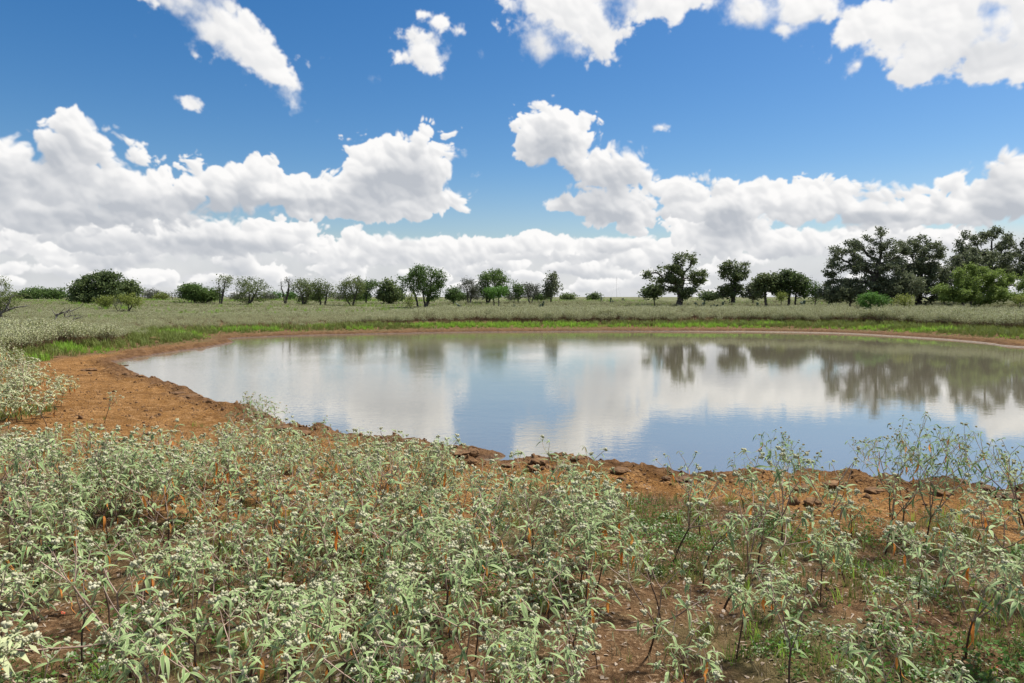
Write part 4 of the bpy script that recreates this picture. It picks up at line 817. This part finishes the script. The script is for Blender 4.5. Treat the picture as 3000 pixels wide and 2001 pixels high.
# bank plants of the left and of the far shore
x, y, r_ = spread(120000, -75, 75, 9.5, 90, 71); s = shore_dist(x, y); cl = clay_amount(x, y, s)
nz = fbm(x * .10, y * .10, 4, .5, 72); ring = s - (4.2 + 1.4 * fbm(x * .25, y * .25, 3, .5, 73) + 1.2 * sstep(x, 5, 25) )
left = sstep(-x, 6, 10) * sstep(y, 34, 26)
ring = np.where(left > .3, s - (3.2 + 2.0 * fbm(x * .3, y * .3, 3, .5, 73)), ring)
dens = sstep(ring, -0.3, 0.5) * (1 - cl) * np.where(s < 17, 1.0, .9) * np.where(nz > .22, .3, 1.0) * np.where(y < 60, 1, .8) * sstep(y, 9.5, 12)
dens = np.where((y < 20) & (x > -0.69 * y - .01 * (y - 10)), 0, dens)
k = r_.random(len(x)) < dens * .95; x, y, s, nz = x[k], y[k], s[k], nz[k]; z, _ = terr(x, y); n = len(x)
tall = np.clip(1 - sstep(s, 11, 22) * .58, .3, 1) * (1 - .52 * sstep(-x, 5, 13) * sstep(y, 27, 36)) * r_.uniform(.7, 1.2, n) * (1 + .35 * fbm(x * .35, y * .35, 3, .5, 171)); near_l = (np.hypot(x, y) < 24)
idx = np.where((s > 15) & (r_.random(n) < np.clip(.45 + 1.2 * fbm(x * .07, y * .2, 3, .5, 172), .1, .9)), 5 + r_.integers(3, size=n), r_.integers(5, size=n))
idx = np.where((np.hypot(x, y) < 27) & (r_.random(n) < .75), 8 + r_.integers(6, size=n), idx); tall = np.where(idx >= 8, tall * 1.35, tall)
scatter('croton_field', 'pale sage croton covering the field and banks around the pond', np.stack([x, y, z - .03], 1), FP + MIDF, idx, tall, rots(r_, n)); print('field', n)
lx, ly, r_ = spread(900, -14, -4.5, 9.5, 22, 74, 4); s = shore_dist(lx, ly); u = lx / ly
k = (s > 2.2) & (u < -0.655 - 0.004 * (ly - 10) + .03 * fbm(lx, ly, 2, .5, 75)) ; lx, ly = lx[k][:70], ly[k][:70]; z, _ = terr(lx, ly); n = len(lx)
scatter('bank_croton', 'tall leggy croton thicket at the left edge beside the orange clay', np.stack([lx, ly, z - .01], 1), MIDP, r_.integers(8, size=n), r_.uniform(1.0, 1.3, n), rots(r_, n))
# grass
def tuft(seed, nb, H, W_, mat, lean=.5, bw=.006):
    r_ = np.random.default_rng(seed); V, F = [], []
    for k in range(nb):
        a = r_.uniform(0, 6.28); q = r_.uniform(0, W_); b_ = np.array([math.cos(a) * q, math.sin(a) * q, 0]); a2 = r_.uniform(0, 6.28); d = np.array([math.cos(a2), math.sin(a2), 0]); h_ = H * r_.uniform(.5, 1.1); ln = lean * h_ * r_.uniform(.3, 1); w = np.array([-d[1], d[0], 0]) * bw * r_.uniform(.7, 1.2); o_ = len(V)
        m_ = b_ + d * ln * .35 + np.array([0, 0, h_ * .6]); t_ = b_ + d * ln + np.array([0, 0, h_]); V += [b_ - w, b_ + w, m_ + w * .8, m_ - w * .8, t_]; F += [(o_, o_ + 1, o_ + 2, o_ + 3), (o_ + 3, o_ + 2, o_ + 4, o_ + 4)]
    V = np.array(V); F = np.array(F); q4 = F[0::2]; t3 = F[1::2][:, :3]
    return mk_mesh('tuft', [(V, q4, 0), (V, t3, 0)], [mat])
GT = [tuft(k, 16, .26, .12, M['grass'], .6, .010) for k in range(3)] + [tuft(10 + k, 14, .30, .14, M['grass_olive'], .6, .009) for k in range(3)]
x, y, r_ = spread(60000, -45, 45, 18, 62, 76); s = shore_dist(x, y); cl = clay_amount(x, y, s); nz = fbm(x * .3, y * .3, 3, .5, 77); left = sstep(-x, 5, 9) * sstep(y, 36, 28)
w_ = 4.6 + 1.4 * nz + 1.5 * sstep(x, 5, 25); k = (cl < .35) & (s > .9) & (s < np.where(left > .4, s * 0 + 3.5 + 3 * np.exp(-((x + 10.5) / 5.5) ** 2), w_)) & (r_.random(len(x)) < .95); x, y, s, nz = x[k], y[k], s[k], nz[k]; z, _ = terr(x, y); n = len(x)
olive = (fbm(x * .16, y * .5, 3, .5, 78) + .25 * sstep(x, 4, 22) + .5 * (s > 4.0) + .35 * sstep(-x, 5, 9)) > .18
scatter('shore_grass', 'bright green grass belt along the far shore', np.stack([x, y, z], 1), GT, np.where(olive, 3 + r_.integers(3, size=n), r_.integers(3, size=n)), r_.uniform(.7, 1.25, n) * sstep(s, .6, 2.4) + .1, rots(r_, n)); print('grass', n)
FGp = [tuft(30 + k, 14, .42, .22, M['grass_olive'], .5, .011) for k in range(3)] + [tuft(40 + k, 14, .40, .2, M['grass'], .5, .010) for k in range(1)]
x, y, r_ = spread(50000, -90, 90, 40, 115, 79); s = shore_dist(x, y); nz = fbm(x * .10, y * .10, 4, .5, 72); k = (s > 12) & (r_.random(len(x)) < np.where(nz > .16, .8, .05)); x, y = x[k], y[k]; z, _ = terr(x, y, False); n = len(x)
scatter('field_grass', 'olive grass patches among the crotons of the far field', np.stack([x, y, z], 1), FGp, np.minimum(r_.integers(9, size=n), 3) % 4, r_.uniform(.4, .8, n), rots(r_, n)); print('fgrass', n)
NG = [tuft(50 + k, 10, .075, .05, M['grass_olive'], .6, .0022) for k in range(3)] + [tuft(55 + k, 10, .07, .05, M['grass_dry'], .9, .0020) for k in range(3)] + [tuft(58, 10, .10, .05, M['grass'], .6, .0022)]
x, y, r_ = spread(26000, -7, 8, 1.9, 11.5, 80, 1); s = shore_dist(x, y); nz = fbm(x * .9, y * .9, 4, .55, 81) + .12 * sstep(x, -1, 3); k = (s > 1.0) & (r_.random(len(x)) < np.clip(nz * 2.6 + .12 + .2 * (x > .1 * y), 0, 1) * (1 - .93 * clay_amount(x, y, s))); x, y = x[k], y[k]; z, _ = terr(x, y); n = len(x)
scatter('ground_grass', 'short thin grass sprouting between the foreground crotons', np.stack([x, y, z], 1), NG, r_.choice(7, n, p=[.2, .2, .15, .13, .12, .12, .08]), r_.uniform(.6, 1.5, n), rots(r_, n)); print('ngrass', n)
x, y, r_ = spread(2600, -12, -5, 9, 16, 82, 3); k = inpoly(x, y, np.array([unproj(*p)[:2] for p in ((-400, 1180), (40, 1190), (120, 1196), (165, 1206), (120, 1222), (40, 1232), (-400, 1250))])); x, y = x[k], y[k]; z, _ = terr(x, y); n = len(x)
scatter('bank_grass', 'low grass mat under the left croton thicket', np.stack([x, y, z], 1), [tuft(90 + k, 14, .12, .09, M['grass_olive'], .7, .004) for k in range(3)], r_.integers(3, size=n), r_.uniform(.7, 1.3, n), rots(r_, n))
# low dark herbs between the crotons
def herb(seed, nl, W_, mat):
    r_ = np.random.default_rng(seed); c = r_.normal(size=(nl, 3)) * np.array([W_, W_, .018]) + np.array([0, 0, .035]); c[:, 2] = np.maximum(c[:, 2], .006); V, F = leaf_cards(c, r_.uniform(.008, .016, nl), r_.uniform(.004, .008, nl), r_, 1.2); return mk_mesh('herb', [(V, F, 0)], [mat])
HB = [herb(1, 46, .05, M['leaf_dark']), herb(2, 30, .04, M['green_leaf']), herb(3, 40, .06, M['bright_leaf'])]
x, y, r_ = spread(9000, -6, 7, 1.9, 8.5, 87, 1); s = shore_dist(x, y); nz = fbm(x * .8, y * .8, 4, .55, 88); k = (s > 1.2) & (r_.random(len(x)) < np.clip(nz * 2.4 + .10, 0, .9) * (1 - .9 * clay_amount(x, y, s))); x, y = x[k], y[k]; z, _ = terr(x, y); n = len(x)
scatter('low_herbs', 'low dark green herbs carpeting the soil under the foreground crotons', np.stack([x, y, z], 1), HB, r_.integers(3, size=n), r_.uniform(.6, 1.5, n), rots(r_, n))
# dry litter
def flake(seed, l, w):
    r_ = np.random.default_rng(seed); b_ = r_.uniform(.2, .6); return mk_mesh('flake', [(np.array([[-l, -w, 0], [0, -w * 1.2, b_ * l * .4], [l, 0, 0], [0, w * 1.2, b_ * l * .4], [-l, w, 0]]), np.array([[0, 1, 3, 4]]), 0), (np.array([[0, -w * 1.2, b_ * l * .4], [l, 0, 0], [0, w * 1.2, b_ * l * .4]]), np.array([[0, 1, 2]]), 0)], [M['straw']])
x, y, r_ = spread(16000, -6, 7, 1.9, 9.5, 83, 1); s = shore_dist(x, y); k = (s > .8) & (r_.random(len(x)) < (1 - .75 * clay_amount(x, y, s))); x, y = x[k], y[k]; z, _ = terr(x, y); n = len(x)
scatter('dry_litter', 'dry straw and leaf flakes strewn over the foreground soil', np.stack([x, y, z + .004], 1), [flake(1, .018, .003), flake(2, .010, .004), flake(3, .026, .0022), flake(4, .012, .006)], r_.integers(4, size=n), r_.uniform(.6, 1.6, n), rots(r_, n, .25))

# ================================================================== clods and stones
m, N, out = material('clod_clay'); M['clod'] = m
tcn = N.n('ShaderNodeTexCoord'); geo = N.n('ShaderNodeNewGeometry'); oi = N.n('ShaderNodeObjectInfo'); sp = N.n('ShaderNodeSeparateXYZ'); N.put(sp.inputs[0], geo.outputs['Position'])
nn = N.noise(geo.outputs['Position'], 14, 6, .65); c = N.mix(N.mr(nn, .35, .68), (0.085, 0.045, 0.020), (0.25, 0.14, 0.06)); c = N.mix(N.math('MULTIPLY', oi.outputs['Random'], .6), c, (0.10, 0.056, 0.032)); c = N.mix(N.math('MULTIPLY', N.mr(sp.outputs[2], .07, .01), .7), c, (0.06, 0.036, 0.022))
N.t.links.new(bsdf(N, c, .85, .2, bump(N, nn, .8, .02)), out.inputs[0])
def clod_geo(seed, geo_, rough=.3):
    V0, F0 = geo_; r_ = np.random.default_rng(seed); V = V0.copy(); o_ = r_.uniform(0, 50, 3)
    d = 1 + rough * (fbm(V[:, 0] * 1.1 + o_[0] + V[:, 2] * .7, V[:, 1] * 1.1 + o_[1] - V[:, 2] * .6, 4, .55, seed)) * 1.6 + .28 * np.abs(fbm(V[:, 0] * 3 + o_[2] + V[:, 2] * 2, V[:, 1] * 3 + V[:, 2] * 3, 3, .55, seed + 5)); return V * d[:, None], F0
CG = [clod_geo(400 + k, ICO4, .5) for k in range(8)]
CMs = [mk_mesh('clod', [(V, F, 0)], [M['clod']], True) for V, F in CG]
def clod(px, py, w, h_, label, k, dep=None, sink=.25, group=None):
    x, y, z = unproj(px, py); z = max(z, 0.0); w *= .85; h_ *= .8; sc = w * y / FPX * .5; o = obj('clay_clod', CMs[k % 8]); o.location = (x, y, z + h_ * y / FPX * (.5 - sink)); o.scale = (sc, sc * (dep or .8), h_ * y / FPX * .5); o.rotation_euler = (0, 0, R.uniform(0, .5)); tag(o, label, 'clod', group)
CL = [(738, 1212, 30, 34, 'upright dark clay clod standing beside the dark green croton at the shore'), (1385, 1326, 46, 30, 'big rounded clay clod on the tip of the promontory'), (1330, 1332, 90, 16, 'flat clay slab left of the rounded clod on the promontory'), (1385, 1358, 34, 20, 'squat clod at the root of the promontory'),
      (1575, 1358, 60, 22, 'jagged mud hump in the shallows right of the promontory'), (1655, 1355, 18, 11, 'small dark stone in the water right of the jagged mud hump'), (1695, 1358, 44, 14, 'flat dark slab at the waterline right of the small dark stone'), (1490, 1362, 46, 12, 'low mud slab in the shallows between promontory and jagged hump'), (1560, 1380, 48, 24, 'brown clod on the bank below the jagged mud hump'),
      (2895, 1432, 52, 24, 'mottled stone at the waterline near the right edge'), (2345, 1432, 60, 30, 'dark broken clod on the bank right of centre'), (2440, 1425, 70, 16, 'pale mud slab at the waterline right of the bushy croton'), (2950, 1462, 80, 26, 'reddish clod on the bank at the right edge'), (2380, 1480, 60, 34, 'dark hollow clod on the bank below the bushy croton'),
      (410, 1022, 26, 10, 'pale low stone on the far left clay shore'), (453, 1022, 36, 12, 'brown boulder on the far left clay shore'), (513, 1023, 26, 8, 'flat stone on the far left shore, rightmost of three'), (455, 1040, 28, 6, 'flat stone awash at the far left shore'), (262, 1084, 40, 12, 'dark lump on the orange clay at left'), (158, 1048, 24, 5, 'thin dark stick-like lump on the upper left clay'),
      (370, 1076, 14, 4, 'low dark stone in the water at the pond left corner'), (383, 1094, 16, 7, 'small dark stone by the water, first along the left shore'), (403, 1098, 20, 8, 'small dark stone by the water, second along the left shore'), (413, 1107, 22, 8, 'rounded clod at the water, third along the left shore'), (447, 1114, 18, 7, 'rounded clod at the water, fourth along the left shore'), (484, 1132, 28, 14, 'knobbly clod jutting at the left waterline'), (560, 1163, 60, 16, 'dark crumbled clod row along the left waterline'),
      (520, 1148, 44, 10, 'low mud tongue at the left waterline'), (880, 1270, 60, 22, 'dark crumbled clod in the inlet left of the promontory'), (830, 1262, 50, 14, 'mud hump at the mouth of the left inlet'), (1000, 1290, 50, 18, 'lumpy clod on the shore left of the promontory'), (1120, 1305, 60, 18, 'broad clod on the shore between inlet and promontory'), (1215, 1320, 50, 18, 'lumpy clod where the promontory begins'),
      (1820, 1385, 60, 20, 'dark clod at the waterline right of centre'), (2000, 1408, 56, 18, 'brown clod at the waterline left of the bushy croton'), (1950, 1398, 30, 14, 'small clod at the waterline right of the dark one'), (2760, 1450, 70, 22, 'dark clod behind the tallest croton'), (2560, 1440, 60, 18, 'brown clod at the waterline left of the tallest croton')]
for k, q in enumerate(CL): clod(*q[:4], q[4], k)
x, y, r_ = spread(110000, -16, 9, 6.5, 30, 84, 1); s = shore_dist(x, y); cl = clay_amount(x, y, s)
k = (s > -.12) & (r_.random(len(x)) < cl * np.where(s < .9, .9, .5) * sstep(np.hypot(x, y), 30, 14) * sstep(fbm(x * 1.6, y * 1.6, 3, .5, 86), -.25, .35)); x, y, s = x[k], y[k], s[k]; z, _ = terr(x, y); n = len(x)
CS = [mk_mesh('crumb', [(clod_geo(430 + q, ICO2, .6)[0] * np.array([1.2, .8, .6]), ICO2[1], 0)], [M['clod']], False) for q in range(5)]
scatter('clay_crumbs', 'crumbled clay lumps littering the orange shore', np.stack([x, y, z], 1), CS, r_.integers(5, size=n), np.exp(r_.normal(size=n) * .6) * np.where(s < .8, .013, .010), rots(r_, n, .8)); print('crumbs', n)
# small red flowers on the soil
FLW = []
r_ = np.random.default_rng(5); V, F = [], []
for k in range(5):
    a = k * 1.2566; d = np.array([math.cos(a), math.sin(a), 0]); w = np.array([-d[1], d[0], 0]); o_ = len(V); V += [d * .001, d * .008 + w * .005 + np.array([0, 0, .003]), d * .014 + np.array([0, 0, .001]), d * .008 - w * .005 + np.array([0, 0, .003])]; F.append((o_, o_ + 1, o_ + 2, o_ + 3))
V0, F0 = ICO1; fm = mk_mesh('red_flower', [(np.array(V), np.array(F), 0), (V0 * .003 + np.array([0, 0, .003]), F0, 1)], [M['red_petal'], M['head']])
for px, py, lab in [(184, 1803, 'left'), (437, 1958, 'left'), (745, 1985, 'left'), (505, 1928, 'left'), (620, 1883, 'left'), (1122, 1773, 'centre'), (1257, 1805, 'centre'), (2718, 1799, 'right'), (2510, 1992, 'right'), (2915, 1965, 'right')]:
    x, y, z = unproj(px, py); o = obj('red_flower', fm); o.location = (x, y, z + .015); o.rotation_euler = (-.5, r_.normal() * .2, r_.uniform(0, 6)); o.scale = (1.3, 1.3, 1.3); tag(o, {'left': 'tiny salmon-red flower on the soil at bottom left', 'centre': 'tiny salmon-red flower on the soil at bottom middle', 'right': 'tiny salmon-red flower on the soil at bottom right'}[lab], 'flower', 'tiny red ground flowers at bottom ' + lab)
print('done', round(time.time() - T0, 1), len(bpy.data.objects))
